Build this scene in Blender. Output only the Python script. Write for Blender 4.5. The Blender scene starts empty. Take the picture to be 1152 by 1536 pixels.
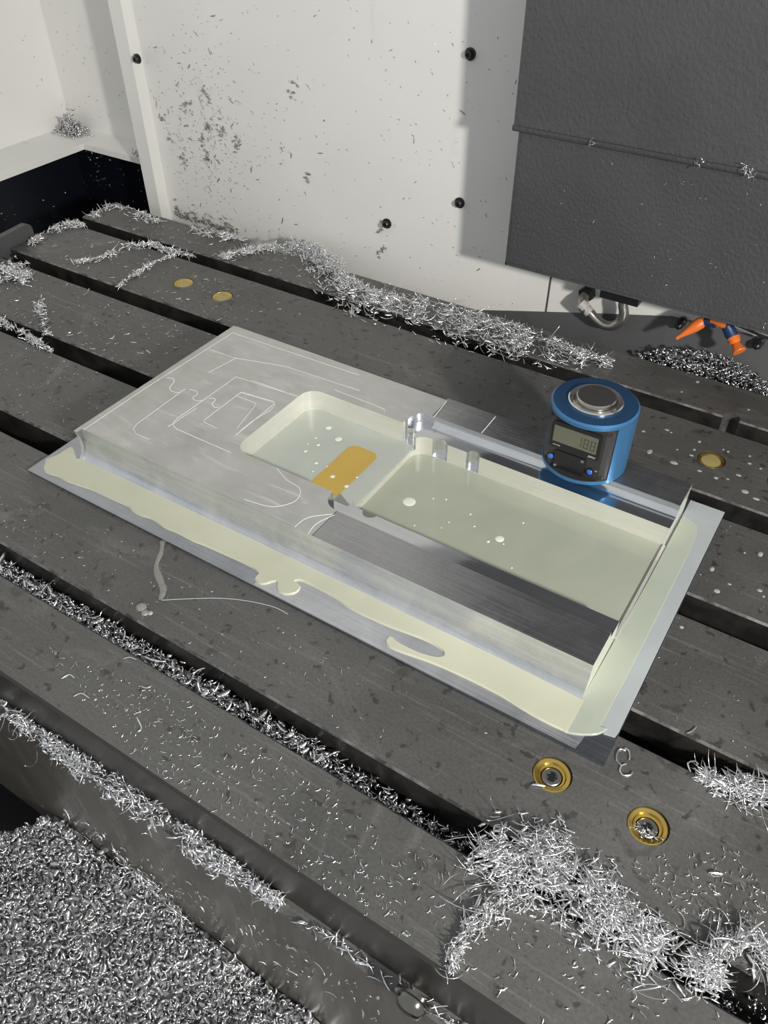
import bpy, bmesh, math, random
import numpy as np
from mathutils import Vector, Matrix

# ------------------------------------------------------------------ camera, world, lamp, exposure
scene = bpy.context.scene
COL = scene.collection
MM = 0.001
cam_data = bpy.data.cameras.new('camera')
cam = bpy.data.objects.new('camera', cam_data)
COL.objects.link(cam)
cam_data.sensor_fit = 'VERTICAL'
cam_data.sensor_height = 36.0
cam_data.lens = 36.0 * 1208.77 / 1536.0
cam_data.clip_start = 0.01
cam_data.clip_end = 50
YAW, PITCH, ROLL = -0.5690, 0.7430, -0.0030
fw = Vector((math.cos(PITCH) * math.sin(YAW), math.cos(PITCH) * math.cos(YAW), -math.sin(PITCH)))
rt = Vector((math.cos(YAW), -math.sin(YAW), 0))
up = rt.cross(fw)
rt2 = rt * math.cos(ROLL) + up * math.sin(ROLL)
up2 = up * math.cos(ROLL) - rt * math.sin(ROLL)
mw = Matrix((rt2, up2, -fw)).transposed().to_4x4()
mw.translation = Vector((313.837, -299.609, 301.543)) * MM
cam.matrix_world = mw
scene.camera = cam

world = bpy.data.worlds.new('world')
scene.world = world
world.use_nodes = True
bgn = world.node_tree.nodes['Background']
bgn.inputs['Color'].default_value = (0.93, 0.97, 1.0, 1)
bgn.inputs['Strength'].default_value = 0.50

def area_lamp(name, loc, target, size, energy, color):
    ld = bpy.data.lights.new(name, 'AREA')
    ld.shape = 'DISK'; ld.size = size * MM; ld.energy = energy; ld.color = color
    lo = bpy.data.objects.new(name, ld); COL.objects.link(lo)
    lo.location = Vector(loc) * MM
    lo.rotation_euler = (Vector(target) - Vector(loc)).to_track_quat('-Z', 'Y').to_euler()
    return lo
area_lamp('work_lamp', (835, -410, 385), (-20, 140, 60), 55, 7.8, (1.0, 0.965, 0.9))

vs = scene.view_settings
vs.view_transform = 'Standard'
vs.look = 'None'
vs.gamma = 1.0
vs.use_curve_mapping = False
vs.exposure = 0.16

rng = np.random.default_rng(7)
random.seed(7)

# ------------------------------------------------------------------ materials
def mat(name):
    m = bpy.data.materials.new(name); m.use_nodes = True
    nt = m.node_tree
    return m, nt, nt.nodes['Principled BSDF']
def N(nt, t, **kw):
    n = nt.nodes.new(t)
    for k, v in kw.items():
        if k in n.inputs.keys(): n.inputs[k].default_value = v
        else: setattr(n, k, v)
    return n
def plain(name, col, rough=0.4, metal=0.0, **kw):
    m, nt, b = mat(name)
    b.inputs['Base Color'].default_value = (*col, 1)
    b.inputs['Roughness'].default_value = rough
    b.inputs['Metallic'].default_value = metal
    for k, v in kw.items(): b.inputs[k].default_value = v
    return m
def objcoord(nt, scale=(1, 1, 1), rot=(0, 0, 0)):
    tc = N(nt, 'ShaderNodeTexCoord')
    mp = N(nt, 'ShaderNodeMapping')
    mp.inputs['Scale'].default_value = scale
    mp.inputs['Rotation'].default_value = rot
    nt.links.new(tc.outputs['Object'], mp.inputs['Vector'])
    return mp.outputs['Vector']
def noise(nt, vec, scale, detail=4, rough=.55, dist=0):
    n = N(nt, 'ShaderNodeTexNoise', Scale=scale, Detail=detail, Roughness=rough, Distortion=dist)
    nt.links.new(vec, n.inputs['Vector'])
    return n.outputs['Fac']
def ramp(nt, fac, stops):
    r = N(nt, 'ShaderNodeValToRGB')
    el = r.color_ramp.elements
    while len(el) < len(stops): el.new(0.5)
    for e, (p, c) in zip(el, stops):
        e.position = p
        e.color = (c, c, c, 1) if not isinstance(c, tuple) else (*c, 1)
    nt.links.new(fac, r.inputs['Fac'])
    return r.outputs['Color']
def mixc(nt, fac, a, b, mode='MIX'):
    n = N(nt, 'ShaderNodeMix'); n.data_type = 'RGBA'; n.blend_type = mode
    for sock, v in ((n.inputs['Factor'], fac), (n.inputs['A'], a), (n.inputs['B'], b)):
        if isinstance(v, bpy.types.NodeSocket): nt.links.new(v, sock)
        elif isinstance(v, tuple): sock.default_value = (*v, 1)
        else: sock.default_value = v
    # colour sockets of the Mix node share names with the float ones, so set them by index
    return n
def cmix(nt, fac, a, b, mode='MIX'):
    n = nt.nodes.new('ShaderNodeMix'); n.data_type = 'RGBA'; n.blend_type = mode
    fs = n.inputs[0]; A = n.inputs[6]; B = n.inputs[7]
    for sock, v in ((fs, fac), (A, a), (B, b)):
        if isinstance(v, bpy.types.NodeSocket): nt.links.new(v, sock)
        elif isinstance(v, tuple): sock.default_value = (*v, 1)
        else: sock.default_value = v
    return n.outputs[2]
def bump(nt, b, h, strength=.2, dist=.001):
    n = N(nt, 'ShaderNodeBump', Strength=strength, Distance=dist)
    nt.links.new(h, n.inputs['Height'])
    nt.links.new(n.outputs['Normal'], b.inputs['Normal'])

def iron_material():
    m, nt, b = mat('oiled_cast_iron')
    v = objcoord(nt)
    big = noise(nt, v, 9, 5, .6, .6)
    spots = noise(nt, v, 190, 3, .5, .3)
    spot2 = noise(nt, v, 85, 3, .55, .5)
    dried = noise(nt, v, 15, 5, .62, 2.2)
    vs_ = objcoord(nt, (16, 520, 60), (0, 0, math.radians(-28)))
    scr = noise(nt, vs_, 1.0, 4, .6)
    base = ramp(nt, big, [(.3, (.074, .073, .069)), (.7, (.118, .116, .111))])
    c = cmix(nt, ramp(nt, scr, [(.58, 0.0), (.74, .5)]), base, (.21, .205, .19))
    c = cmix(nt, ramp(nt, dried, [(.58, 0.0), (.74, .40)]), c, (.24, .235, .22))
    c = cmix(nt, ramp(nt, spots, [(.63, 0.0), (.69, .75)]), c, (.035, .032, .028))
    c = cmix(nt, ramp(nt, spot2, [(.64, 0.0), (.70, .55)]), c, (.045, .041, .036))
    fine = noise(nt, v, 700, 3, .7)
    c = cmix(nt, ramp(nt, fine, [(.35, .0), (.65, .5)]), c, cmix(nt, 1.0, c, (1.7, 1.7, 1.7), 'MULTIPLY'))
    nt.links.new(c, b.inputs['Base Color'])
    rr = ramp(nt, big, [(.3, .34), (.7, .50)])
    nt.links.new(rr, b.inputs['Roughness'])
    b.inputs['Metallic'].default_value = 0.35
    b.inputs['Specular IOR Level'].default_value = 0.6
    bump(nt, b, cmix(nt, .5, scr, noise(nt, v, 260, 3)), .12, .0004)
    return m
M_IRON = iron_material()

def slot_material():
    m, nt, b = mat('dark_slot_iron')
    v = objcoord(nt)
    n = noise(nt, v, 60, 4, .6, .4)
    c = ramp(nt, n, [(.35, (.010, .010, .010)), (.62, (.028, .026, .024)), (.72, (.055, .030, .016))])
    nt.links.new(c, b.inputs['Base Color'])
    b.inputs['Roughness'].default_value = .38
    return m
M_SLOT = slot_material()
def worn_edge():
    m, nt, b = mat('worn_slot_edge')
    n = noise(nt, objcoord(nt), 130, 4, .6)
    nt.links.new(ramp(nt, n, [(.38, (.06, .058, .054)), (.66, (.26, .255, .24))]), b.inputs['Base Color'])
    b.inputs['Metallic'].default_value = .6; b.inputs['Roughness'].default_value = .4
    return m
M_WORN = worn_edge()
def front_material():
    m, nt, b = mat('oily_front_casting')
    v = objcoord(nt)
    st = noise(nt, objcoord(nt, (55, 55, 5)), 1.0, 4, .6)
    c = ramp(nt, noise(nt, v, 12, 4, .6, .5), [(.3, (.075, .067, .055)), (.7, (.13, .117, .098))])
    c = cmix(nt, ramp(nt, st, [(.62, 0.0), (.80, .6)]), c, (.17, .15, .12))
    nt.links.new(c, b.inputs['Base Color'])
    nt.links.new(ramp(nt, st, [(.35, .22), (.65, .42)]), b.inputs['Roughness'])
    b.inputs['Metallic'].default_value = .4
    return m
M_FRONT = front_material()

def aluminium(name, dark, light, r0, r1, streak=(30, 600, 40), bs=.15, metal=1.0, rotz=0):
    m, nt, b = mat(name)
    v = objcoord(nt)
    sv = objcoord(nt, streak, (0, 0, rotz))
    st = noise(nt, sv, 1.0, 5, .65)
    big = noise(nt, v, 26, 4, .6, 1.2)
    f = cmix(nt, .5, st, big)
    c = ramp(nt, f, [(.35, dark), (.65, light)])
    nt.links.new(c, b.inputs['Base Color'])
    nt.links.new(ramp(nt, f, [(.35, r0), (.65, r1)]), b.inputs['Roughness'])
    b.inputs['Metallic'].default_value = metal
    bump(nt, b, st, bs, .0003)
    return m
M_ALU_TOP = aluminium('wet_faced_aluminium', (.58, .58, .565), (.72, .72, .70), .32, .50, (60, 90, 40), .06)
nt_ = M_ALU_TOP.node_tree; b_ = nt_.nodes['Principled BSDF']
old_ = b_.inputs['Base Color'].links[0].from_socket
sm_ = noise(nt_, objcoord(nt_, (22, 120, 40), (0, 0, .55)), 1.0, 6, .68, 1.6)
mk_ = ramp(nt_, sm_, [(.54, 0.0), (.70, .55)])
nt_.links.new(cmix(nt_, mk_, old_, (.78, .78, .75)), b_.inputs['Base Color'])
nt_.links.new(ramp(nt_, sm_, [(.54, 1.0), (.72, .55)]), b_.inputs['Metallic'])
M_ALU_SAW = aluminium('brushed_aluminium', (.32, .32, .33), (.48, .48, .49), .18, .36, (14, 900, 40), .12, .95)
M_ALU = aluminium('bright_milled_aluminium', (.70, .71, .73), (.88, .89, .90), .16, .30, (14, 700, 500), .10)
M_ALU_WALL = aluminium('milled_pocket_wall', (.80, .79, .72), (.90, .89, .84), .26, .42, (20, 20, 500), .08, .60)
M_ALU_FLANGE = aluminium('bluish_reflection_flange', (.34, .36, .41), (.50, .52, .57), .16, .30, (14, 900, 40), .10)  # dark bluish reflection is put into the base colour
M_ALU_STRIP = aluminium('bright_brushed_strip', (.46, .47, .50), (.80, .80, .83), .24, .42, (10, 1400, 40), .22, .9)
M_ALU_LEDGE = aluminium('mirror_milled_ledge', (.55, .56, .58), (.66, .67, .69), .06, .14, (14, 700, 40), .05)
M_ALU_FACE = aluminium('bright_concave_face', (.58, .60, .65), (.90, .91, .93), .22, .38, (10, 420, 420), .22, .9)

def coolant(name, col, opacity, rough=.04):
    m, nt, b = mat(name)
    v = objcoord(nt)
    n = noise(nt, v, 18, 3, .5, .8)
    c = cmix(nt, ramp(nt, n, [(.35, 0.0), (.65, 1.0)]), tuple(x * .94 for x in col), tuple(min(1, x * 1.04) for x in col))
    nt.links.new(c, b.inputs['Base Color'])
    b.inputs['Roughness'].default_value = rough
    b.inputs['IOR'].default_value = 1.42
    if opacity < 1:
        tr = N(nt, 'ShaderNodeBsdfTransparent')
        tr.inputs['Color'].default_value = (.97, .98, .93, 1)
        gl = N(nt, 'ShaderNodeMixShader'); gl.inputs['Fac'].default_value = opacity
        out = nt.nodes['Material Output']
        nt.links.new(tr.outputs[0], gl.inputs[1]); nt.links.new(b.outputs[0], gl.inputs[2])
        nt.links.new(gl.outputs[0], out.inputs['Surface'])
    return m
M_COOL_FLANGE = coolant('milky_yellow_coolant', (.63, .63, .49), .82)
M_COOL_BAR = coolant('pale_green_coolant', (.53, .57, .48), .72)
M_COOL_FILM = coolant('thin_milky_coolant_film', (.58, .62, .64), .55)
M_COOL_DEEP = coolant('deep_green_grey_coolant', (.40, .42, .34), .92, .03)
M_COOL_PALE = coolant('pale_pocket_coolant', (.64, .67, .62), .62)
M_COOL_AMBER = coolant('amber_coolant', (.55, .37, .075), 1.0, .05)
M_FOAM = plain('white_foam', (.78, .79, .70), .5)
M_DROP = plain('milky_drop', (.36, .37, .35), .25)
M_WATER = plain('clear_coolant', (.9, .9, .85), .03, 0, **{'Transmission Weight': .85, 'IOR': 1.34})

def white_paint(name, c0, c1):
    m, nt, b = mat(name)
    v = objcoord(nt)
    n = noise(nt, v, 6, 5, .6, .4)
    sv = objcoord(nt, (30, 30, 3.0))
    dr = noise(nt, sv, 1.0, 5, .6)
    c = ramp(nt, n, [(.3, c0), (.7, c1)])
    c = cmix(nt, ramp(nt, dr, [(.66, 0.0), (.80, .35)]), c, (.40, .39, .36))
    nt.links.new(c, b.inputs['Base Color'])
    b.inputs['Roughness'].default_value = .42
    return m
M_WHITE = white_paint('white_enamel', (.74, .73, .70), (.80, .79, .76))
M_VOID = plain('dark_void_sheet', (.004, .005, .010), .35)
M_DARKFLOOR = plain('dark_oily_sheet', (.022, .022, .024), .35)

def grey_cover():
    m, nt, b = mat('grey_textured_cover_paint')
    v = objcoord(nt)
    big = noise(nt, v, 7, 5, .6, .5)
    c = ramp(nt, big, [(.3, (.050, .050, .053)), (.7, (.074, .074, .077))])
    ru = noise(nt, objcoord(nt, (70, 70, 26), (0, .5, 0)), 1.0, 3, .6)
    c = cmix(nt, ramp(nt, ru, [(.765, 0.0), (.79, .7)]), c, (.060, .030, .016))
    nt.links.new(c, b.inputs['Base Color'])
    b.inputs['Roughness'].default_value = .33
    sv = objcoord(nt, (1, 1, .8), (0, .5, 0))
    bump(nt, b, noise(nt, sv, 520, 2, .5), .7, .0008)
    return m
M_COVER = grey_cover()
M_GREY = plain('grey_painted_sheet', (.075, .075, .078), .45)
M_CHIP = plain('bright_aluminium_chip', (.90, .90, .91), .24, .94)
M_CHIP2 = plain('dull_aluminium_chip', (.70, .70, .71), .22, 1.0)
M_CHIP3 = plain('grey_aluminium_chip', (.56, .56, .57), .28, .88)
M_CHIPSTUCK = plain('wet_stuck_chip', (.42, .41, .39), .4, .7)
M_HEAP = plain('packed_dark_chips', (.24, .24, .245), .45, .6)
M_BLUE = plain('blue_anodised_aluminium', (.060, .195, .40), .36, .5)
M_BLUETOP = plain('dark_blue_anodised_face', (.028, .085, .19), .38, .55)
M_BLACK = plain('black_plastic', (.012, .012, .013), .32)
M_BLACKM = plain('matt_black_cover', (.030, .029, .029), .42)
M_LCD = plain('lcd_glass', (.12, .122, .090), .14)
M_LCDSEG = plain('lcd_segment', (.055, .06, .045), .3)
M_PRINT = plain('white_print', (.6, .6, .6), .5)
M_BTN = plain('glossy_blue_button', (.02, .12, .50), .08, 0, **{'Coat Weight': 1.0})
M_STEEL = plain('ground_steel', (.50, .48, .45), .20, 1.0)
M_STEELB = plain('polished_steel', (.80, .78, .75), .12, 1.0)
M_BRASS = plain('brass_ring', (.66, .46, .12), .25, 1.0)
M_BRASSWET = plain('coolant_covered_brass', (.42, .34, .14), .12, .2)
M_SCREW = plain('zinc_screw', (.42, .42, .42), .35, 1.0)
M_BLACKOX = plain('black_oxide_steel', (.045, .045, .045), .3, .6)
M_PIPE = plain('galvanised_pipe', (.42, .41, .38), .28, .9)
M_PIPE2 = plain('grey_plastic_fitting', (.42, .41, .38), .45)
M_ORANGE = plain('orange_plastic', (.75, .17, .025), .4)
M_BLUEP = plain('blue_plastic', (.010, .034, .11), .4)
M_MARK = plain('bright_tool_mark', (.92, .92, .88), .35, .15)
M_DOME = plain('oily_dome_steel', (.22, .21, .19), .15, 1.0)
M_NOTCH = plain('wet_notch_steel', (.03, .025, .022), .12, .7)

# ------------------------------------------------------------------ mesh helpers (all input in millimetres, world frame)
class MB:
    def __init__(s): s.v = []; s.f = []
    def add(s, vs_, fs):
        o = len(s.v); s.v += [tuple(p) for p in vs_]; s.f += [tuple(i + o for i in f) for f in fs]; return s
    def box(s, x0, x1, y0, y1, z0, z1):
        return s.add([(x0,y0,z0),(x1,y0,z0),(x1,y1,z0),(x0,y1,z0),(x0,y0,z1),(x1,y0,z1),(x1,y1,z1),(x0,y1,z1)],
                     [(0,3,2,1),(4,5,6,7),(0,1,5,4),(1,2,6,5),(2,3,7,6),(3,0,4,7)])
    def rings(s, rs, close=True):           # a list of equal-length closed loops
        n = len(rs[0]); vs_ = [p for r in rs for p in r]; fs = []
        for k in range(len(rs) - 1):
            for i in range(n):
                j = (i + 1) % n
                fs.append((k*n+i, k*n+j, (k+1)*n+j, (k+1)*n+i))
        if close: fs += [tuple(range(n-1, -1, -1)), tuple((len(rs)-1)*n + i for i in range(n))]
        return s.add(vs_, fs)
    def prism(s, poly, z0, z1, inset=0):
        if area2(poly) < 0: poly = poly[::-1]
        top = inset_poly(poly, inset) if inset else poly
        return s.rings([[(x, y, z0) for x, y in poly], [(x, y, z1) for x, y in top]])
    def extrude_x(s, prof, x0, x1):         # prof in (y,z)
        if area2(prof) < 0: prof = prof[::-1]
        return s.rings([[(x0, y, z) for y, z in prof], [(x1, y, z) for y, z in prof]])
    def extrude_y(s, prof, y0, y1):         # prof in (x,z)
        if area2(prof) > 0: prof = prof[::-1]
        return s.rings([[(x, y0, z) for x, z in prof], [(x, y1, z) for x, z in prof]])
    def lathe(s, prof, c, axis=(0,0,1), n=32, close=True):    # prof: (radius, height along axis)
        A = Vector(axis).normalized(); U = A.orthogonal().normalized(); V = A.cross(U); c = Vector(c)
        rs = [[tuple(c + A*h + (U*math.cos(2*math.pi*i/n) + V*math.sin(2*math.pi*i/n))*max(r, .001)) for i in range(n)] for r, h in prof]
        return s.rings(rs, close)
    def tube(s, path, rad, n=10):
        P = [Vector(p) for p in path]
        if not hasattr(rad, '__len__'): rad = [rad]*len(P)
        rs = []; prev = None
        for i, p in enumerate(P):
            t = (P[min(i+1, len(P)-1)] - P[max(i-1, 0)]).normalized()
            u = t.orthogonal().normalized() if prev is None else (prev - t*prev.dot(t)).normalized()
            prev = u; w = t.cross(u)
            rs.append([tuple(p + (u*math.cos(2*math.pi*k/n) + w*math.sin(2*math.pi*k/n))*rad[i]) for k in range(n)])
        return s.rings(rs)
    def build(s, name, m, parent=None, origin=(0,0,0), angle=35):
        me = bpy.data.meshes.new(name)
        o = np.array(origin, float)
        me.from_pydata(((np.array(s.v, float) - o) * MM).tolist(), [], s.f)
        me.update()
        bm = bmesh.new(); bm.from_mesh(me); bmesh.ops.recalc_face_normals(bm, faces=bm.faces); bm.to_mesh(me); bm.free()
        return link(name, me, m, parent, origin, angle)
def link(name, me, m, parent=None, origin=(0,0,0), angle=35):
    me.materials.append(m)
    if angle:
        me.shade_smooth(); me.set_sharp_from_angle(angle=math.radians(angle))
    ob = bpy.data.objects.new(name, me); COL.objects.link(ob)
    if parent is not None: ob.parent = parent
    else: ob.location = Vector(origin) * MM
    return ob
def area2(p): return sum(p[i][0]*p[(i+1)%len(p)][1] - p[(i+1)%len(p)][0]*p[i][1] for i in range(len(p)))
def inset_poly(poly, d):
    n = len(poly); out = []
    for i in range(n):
        a, b, c = Vector(poly[i-1]), Vector(poly[i]), Vector(poly[(i+1) % n])
        e1 = (b-a).normalized(); e2 = (c-b).normalized()
        nn = Vector((-e1.y, e1.x)) + Vector((-e2.y, e2.x))
        nn = nn.normalized() if nn.length > 1e-6 else Vector((-e1.y, e1.x))
        out.append(tuple(b + nn*d))
    return out
def rrect(x0, x1, y0, y1, r, n=6, corners=(1,1,1,1)):       # corner order: x1y1, x0y1, x0y0, x1y0
    out = []
    for k, (cx, cy, a, on) in enumerate(((x1, y1, 0, corners[0]), (x0, y1, 90, corners[1]), (x0, y0, 180, corners[2]), (x1, y0, 270, corners[3]))):
        if not on: out.append((cx, cy)); continue
        mx = cx - r if k in (0, 3) else cx + r
        my = cy - r if k in (0, 1) else cy + r
        out += [(mx + r*math.cos(math.radians(a + 90*i/n)), my + r*math.sin(math.radians(a + 90*i/n))) for i in range(n+1)]
    return out
def circle(cx, cy, r, n=20): return [(cx + r*math.cos(2*math.pi*i/n), cy + r*math.sin(2*math.pi*i/n)) for i in range(n)]
def smooth_path(p, k=4):
    p = [np.array(a, float) for a in p]; out = []
    for i in range(len(p)-1):
        a, b, c, d = p[max(i-1,0)], p[i], p[i+1], p[min(i+2, len(p)-1)]
        for t in np.linspace(0, 1, k, endpoint=False):
            out.append(tuple(.5*((2*b)+(-a+c)*t+(2*a-5*b+4*c-d)*t*t+(-a+3*b-3*c+d)*t**3)))
    return out + [tuple(p[-1])]
def smooth_loop(p, k=3):
    q = smooth_path([p[-1]] + list(p) + [p[0], p[1]], k)
    return q[k:-(k+1)]
def boolean(ob, cutters, op='DIFFERENCE'):
    for c in cutters:
        md = ob.modifiers.new('b', 'BOOLEAN'); md.operation = op; md.solver = 'EXACT'; md.object = c
    bpy.context.view_layer.update()
    ev = ob.evaluated_get(bpy.context.evaluated_depsgraph_get())
    me = bpy.data.meshes.new_from_object(ev)
    ob.modifiers.clear(); ob.data = me
    me.shade_smooth(); me.set_sharp_from_angle(angle=math.radians(30))
    for c in cutters: bpy.data.objects.remove(c, do_unlink=True)
    return ob
def thing(name, label, cat, loc, group=None):
    o = bpy.data.objects.new(name, None); o.empty_display_size = .01; COL.objects.link(o)
    o.location = Vector(loc) * MM; tag(o, label, cat, group); return o
def tag(o, label, cat, group=None, kind=None):
    o['label'] = label; o['category'] = cat
    if group: o['group'] = group
    if kind: o['kind'] = kind
    return o
def struct(o): o['kind'] = 'structure'; return o

# ------------------------------------------------------------------ chips
def proto_tube(length, bend, width, nring=5, sides=3, flat=1.0, spoon=0.0, twist=0.0):
    rs = []
    for k in range(nring):
        t = k/(nring-1); a = bend*(t-.5)
        if abs(bend) > 1e-3: R = length/bend; x, z = R*math.sin(a), R*(1-math.cos(a))
        else: x, z = length*(t-.5), 0
        w = width*(.25 + .75*math.sin(math.pi*min(1, max(.04, t*.92+.06)))) * (1 + spoon*t*t)
        tw = twist*t
        for s in range(sides):
            ph = 2*math.pi*s/sides + tw
            dy, dn = .5*w*math.cos(ph), .5*w*flat*math.sin(ph)
            rs.append((x - dn*math.sin(a), dy, z + dn*math.cos(a)))
    f = []
    for k in range(nring-1):
        for s in range(sides):
            s2 = (s+1) % sides
            a0, b0, c0, d0 = k*sides+s, k*sides+s2, (k+1)*sides+s2, (k+1)*sides+s
            f += [(a0, b0, c0), (a0, c0, d0)]
    L = (nring-1)*sides
    for s in range(1, sides-1): f += [(0, s+1, s), (L, L+s, L+s+1)]
    return np.array(rs), np.array(f)
P_NEEDLE = [proto_tube(6, .5, 1.05, 5, 4, .28, .6, .4), proto_tube(5, 1.2, 1.2, 5, 4, .25, .9, .5), proto_tube(8, .8, .9, 6, 4, .3, 1.1, .8),
            proto_tube(4, .3, 1.4, 4, 4, .25, .4), proto_tube(11, 1.8, .65, 7, 4, .4, .6, .6), proto_tube(7, -.9, 1.05, 5, 4, .28, 1.2, 1.5)]
P_CURL = [proto_tube(5, 3.0, 2.2, 6, 4, .22, .2), proto_tube(4.5, 2.0, 2.7, 5, 4, .2, .1), proto_tube(4, 1.2, 2.6, 4, 4, .2, 0),
          proto_tube(6, 4.0, 1.9, 7, 4, .25, .2), proto_tube(3.5, .8, 2.4, 4, 4, .25, .3), proto_tube(5.5, 2.4, 1.8, 5, 4, .25, .5, 1.0)]
P_PILE = [proto_tube(5.5, 1.8, 2.9, 6, 4, .16, .2, .3), proto_tube(4.5, 1.0, 3.4, 5, 4, .15, .1), proto_tube(5, 2.6, 2.4, 6, 4, .2, .3), proto_tube(6.5, 3.4, 2.2, 7, 4, .2, .2, .3), proto_tube(3.6, .6, 2.6, 4, 4, .2, .2)]
P_FLAKE = [proto_tube(9, 1.4, 3.6, 6, 4, .10, .2, .6), proto_tube(7, 2.2, 3.0, 6, 4, .12, .3, .4), proto_tube(12, 1.0, 2.4, 6, 4, .15, .6, .8)]
P_THREAD = [proto_tube(16, 2.0, .5, 9, 3, .8, 0), proto_tube(11, 4.6, .4, 10, 3, .8, 0), proto_tube(20, 1.2, .5, 8, 3, .8, .2)]
P_BIT = [proto_tube(2.4, 3.4, .6, 5, 3, .6, 0), proto_tube(1.8, 1.0, .8, 4, 3, .5, .2), proto_tube(3.2, 2.2, .6, 5, 3, .6, .2)]

def rotmats(yaw, pitch, roll):
    cy, sy, cp, sp, cr, sr = np.cos(yaw), np.sin(yaw), np.cos(pitch), np.sin(pitch), np.cos(roll), np.sin(roll)
    Z = np.zeros_like(cy); O = np.ones_like(cy)
    Rz = np.stack([np.stack([cy,-sy,Z],-1), np.stack([sy,cy,Z],-1), np.stack([Z,Z,O],-1)], -2)
    Ry = np.stack([np.stack([cp,Z,sp],-1), np.stack([Z,O,Z],-1), np.stack([-sp,Z,cp],-1)], -2)
    Rx = np.stack([np.stack([O,Z,Z],-1), np.stack([Z,cr,-sr],-1), np.stack([Z,sr,cr],-1)], -2)
    return Rz @ Ry @ Rx
def chips(name, pts, protos, m, origin, label=None, cat=None, parent=None, tilt=.4, smin=.7, smax=1.3, base=None, weights=None, rollmax=3.14, yaw=None, smooth=True):
    """one object of many chips at pts (mm); base = matrix that turns 'lying on the ground' into 'lying on that face'"""
    pts = np.asarray(pts, float); n = len(pts)
    which = rng.choice(len(protos), n, p=weights)
    Y = rng.uniform(0, 2*np.pi, n) if yaw is None else yaw + rng.normal(0, .6, n)
    R = rotmats(Y, rng.normal(0, tilt, n), rng.uniform(-rollmax, rollmax, n))
    if base is not None: R = np.asarray(base) @ R
    S = rng.uniform(smin, smax, n)
    V = []; F = []; off = 0
    for k, (pv, pf) in enumerate(protos):
        ids = np.where(which == k)[0]
        if not len(ids): continue
        w = np.einsum('nij,vj->nvi', R[ids], pv) * S[ids][:, None, None] + pts[ids][:, None, :]
        V.append(w.reshape(-1, 3))
        F.append((pf[None] + (np.arange(len(ids))*len(pv))[:, None, None]).reshape(-1, 3) + off)
        off += len(ids)*len(pv)
    V = (np.concatenate(V) - np.array(origin, float)) * MM; F = np.concatenate(F)
    me = bpy.data.meshes.new(name)
    me.vertices.add(len(V)); me.vertices.foreach_set('co', V.ravel().astype(np.float32))
    me.loops.add(F.size); me.loops.foreach_set('vertex_index', F.ravel().astype(np.int32))
    me.polygons.add(len(F)); me.polygons.foreach_set('loop_start', np.arange(0, F.size, 3, dtype=np.int32))
    me.update(calc_edges=True); me.validate()
    ob = link(name, me, m, parent, origin, 0)
    if smooth: me.shade_smooth()
    if label: tag(ob, label, cat, None, 'stuff')
    else: ob['kind'] = 'stuff'
    return ob
def along(path, n, width, height, ragged=.5, taper=True):
    """random points round a 2-D centre line; widths and heights may be lists along it"""
    P = np.array(path, float); seg = np.linalg.norm(np.diff(P, axis=0), axis=1); cum = np.concatenate([[0], np.cumsum(seg)])
    t = rng.uniform(0, cum[-1], n*3)
    ph = rng.uniform(0, 6.28, 3); L = t/9.0
    dens = .55 + .45*np.sin(L + ph[0])*np.sin(L*.43 + ph[1]) + .25*np.sin(L*2.7 + ph[2])
    t = t[rng.uniform(0, 1, n*3) < np.clip(dens, .12, 1)][:n]; n = len(t); tt = t/cum[-1]
    x = np.interp(t, cum, P[:, 0]); y = np.interp(t, cum, P[:, 1])
    W = np.interp(tt, np.linspace(0, 1, len(width)), width); H = np.interp(tt, np.linspace(0, 1, len(height)), height)
    i = np.clip(np.searchsorted(cum, t) - 1, 0, len(seg)-1); d = np.diff(P, axis=0)[i] / seg[i][:, None]
    o = np.clip(rng.normal(0, .5, n), -1.25, 1.25)
    h = H * np.clip(1 - o*o, 0.03, 1) * rng.uniform(.05, 1, n)
    return np.stack([x - d[:, 1]*o*W, y + d[:, 0]*o*W, h], -1), np.arctan2(d[:, 1], d[:, 0])
def in_poly(poly, n):
    P = np.array(poly); lo, hi = P.min(0), P.max(0); out = []
    while len(out) < n:
        q = rng.uniform(lo, hi, (n*2, 2)); c = np.zeros(len(q), bool)
        for i in range(len(P)):
            a, b = P[i], P[i-1]
            with np.errstate(divide='ignore', invalid='ignore'):
                c ^= ((a[1] > q[:, 1]) != (b[1] > q[:, 1])) & (q[:, 0] < (b[0]-a[0])*(q[:, 1]-a[1])/(b[1]-a[1]) + a[0])
        out += q[c].tolist()
    return np.array(out[:n])

# ------------------------------------------------------------------ the setting: machine enclosure
PY = 240.0          # plane of the white back panel
wall_back = struct(MB().box(-278, 620, PY, PY+2, -190, 900).build('wall_back', M_WHITE))
MB().box(-291, -276, PY-12, PY+2, -190, 900).build('panel_flange', M_WHITE, wall_back)
MB().box(116.6, 117.8, PY-.5, PY, -60, 60).build('panel_seam', M_GREY, wall_back)
struct(MB().box(-460, -270, 281, 283, 28, 900).build('wall_rear', M_WHITE))
struct(MB().box(-449, -447, -330, 281, 28, 900).build('wall_left', M_WHITE))
struct(MB().add([(-447,-330,29.5),(-447,281,29.5),(-278,281,29.5),(-278,249.6,28),(-394,249.6,28),(-394,-330,28),
                 (-394,-330,22.5),(-394,249.6,22.5),(-278,249.6,22.5),(-447,-330,21),(-447,281,21),(-278,281,21)],
                [(0,5,4,1),(1,4,3,2),(5,6,7,4),(4,7,8,3),(6,9,10,7),(7,10,11,8),(0,1,10,9),(1,2,11,10)]).build('trim_1', M_WHITE))
struct(MB().box(-445, -443, -330, 279, -330, 21).build('wall_lower_left', M_VOID))  # near-black sheets stand in for the unlit void under the sill
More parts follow.
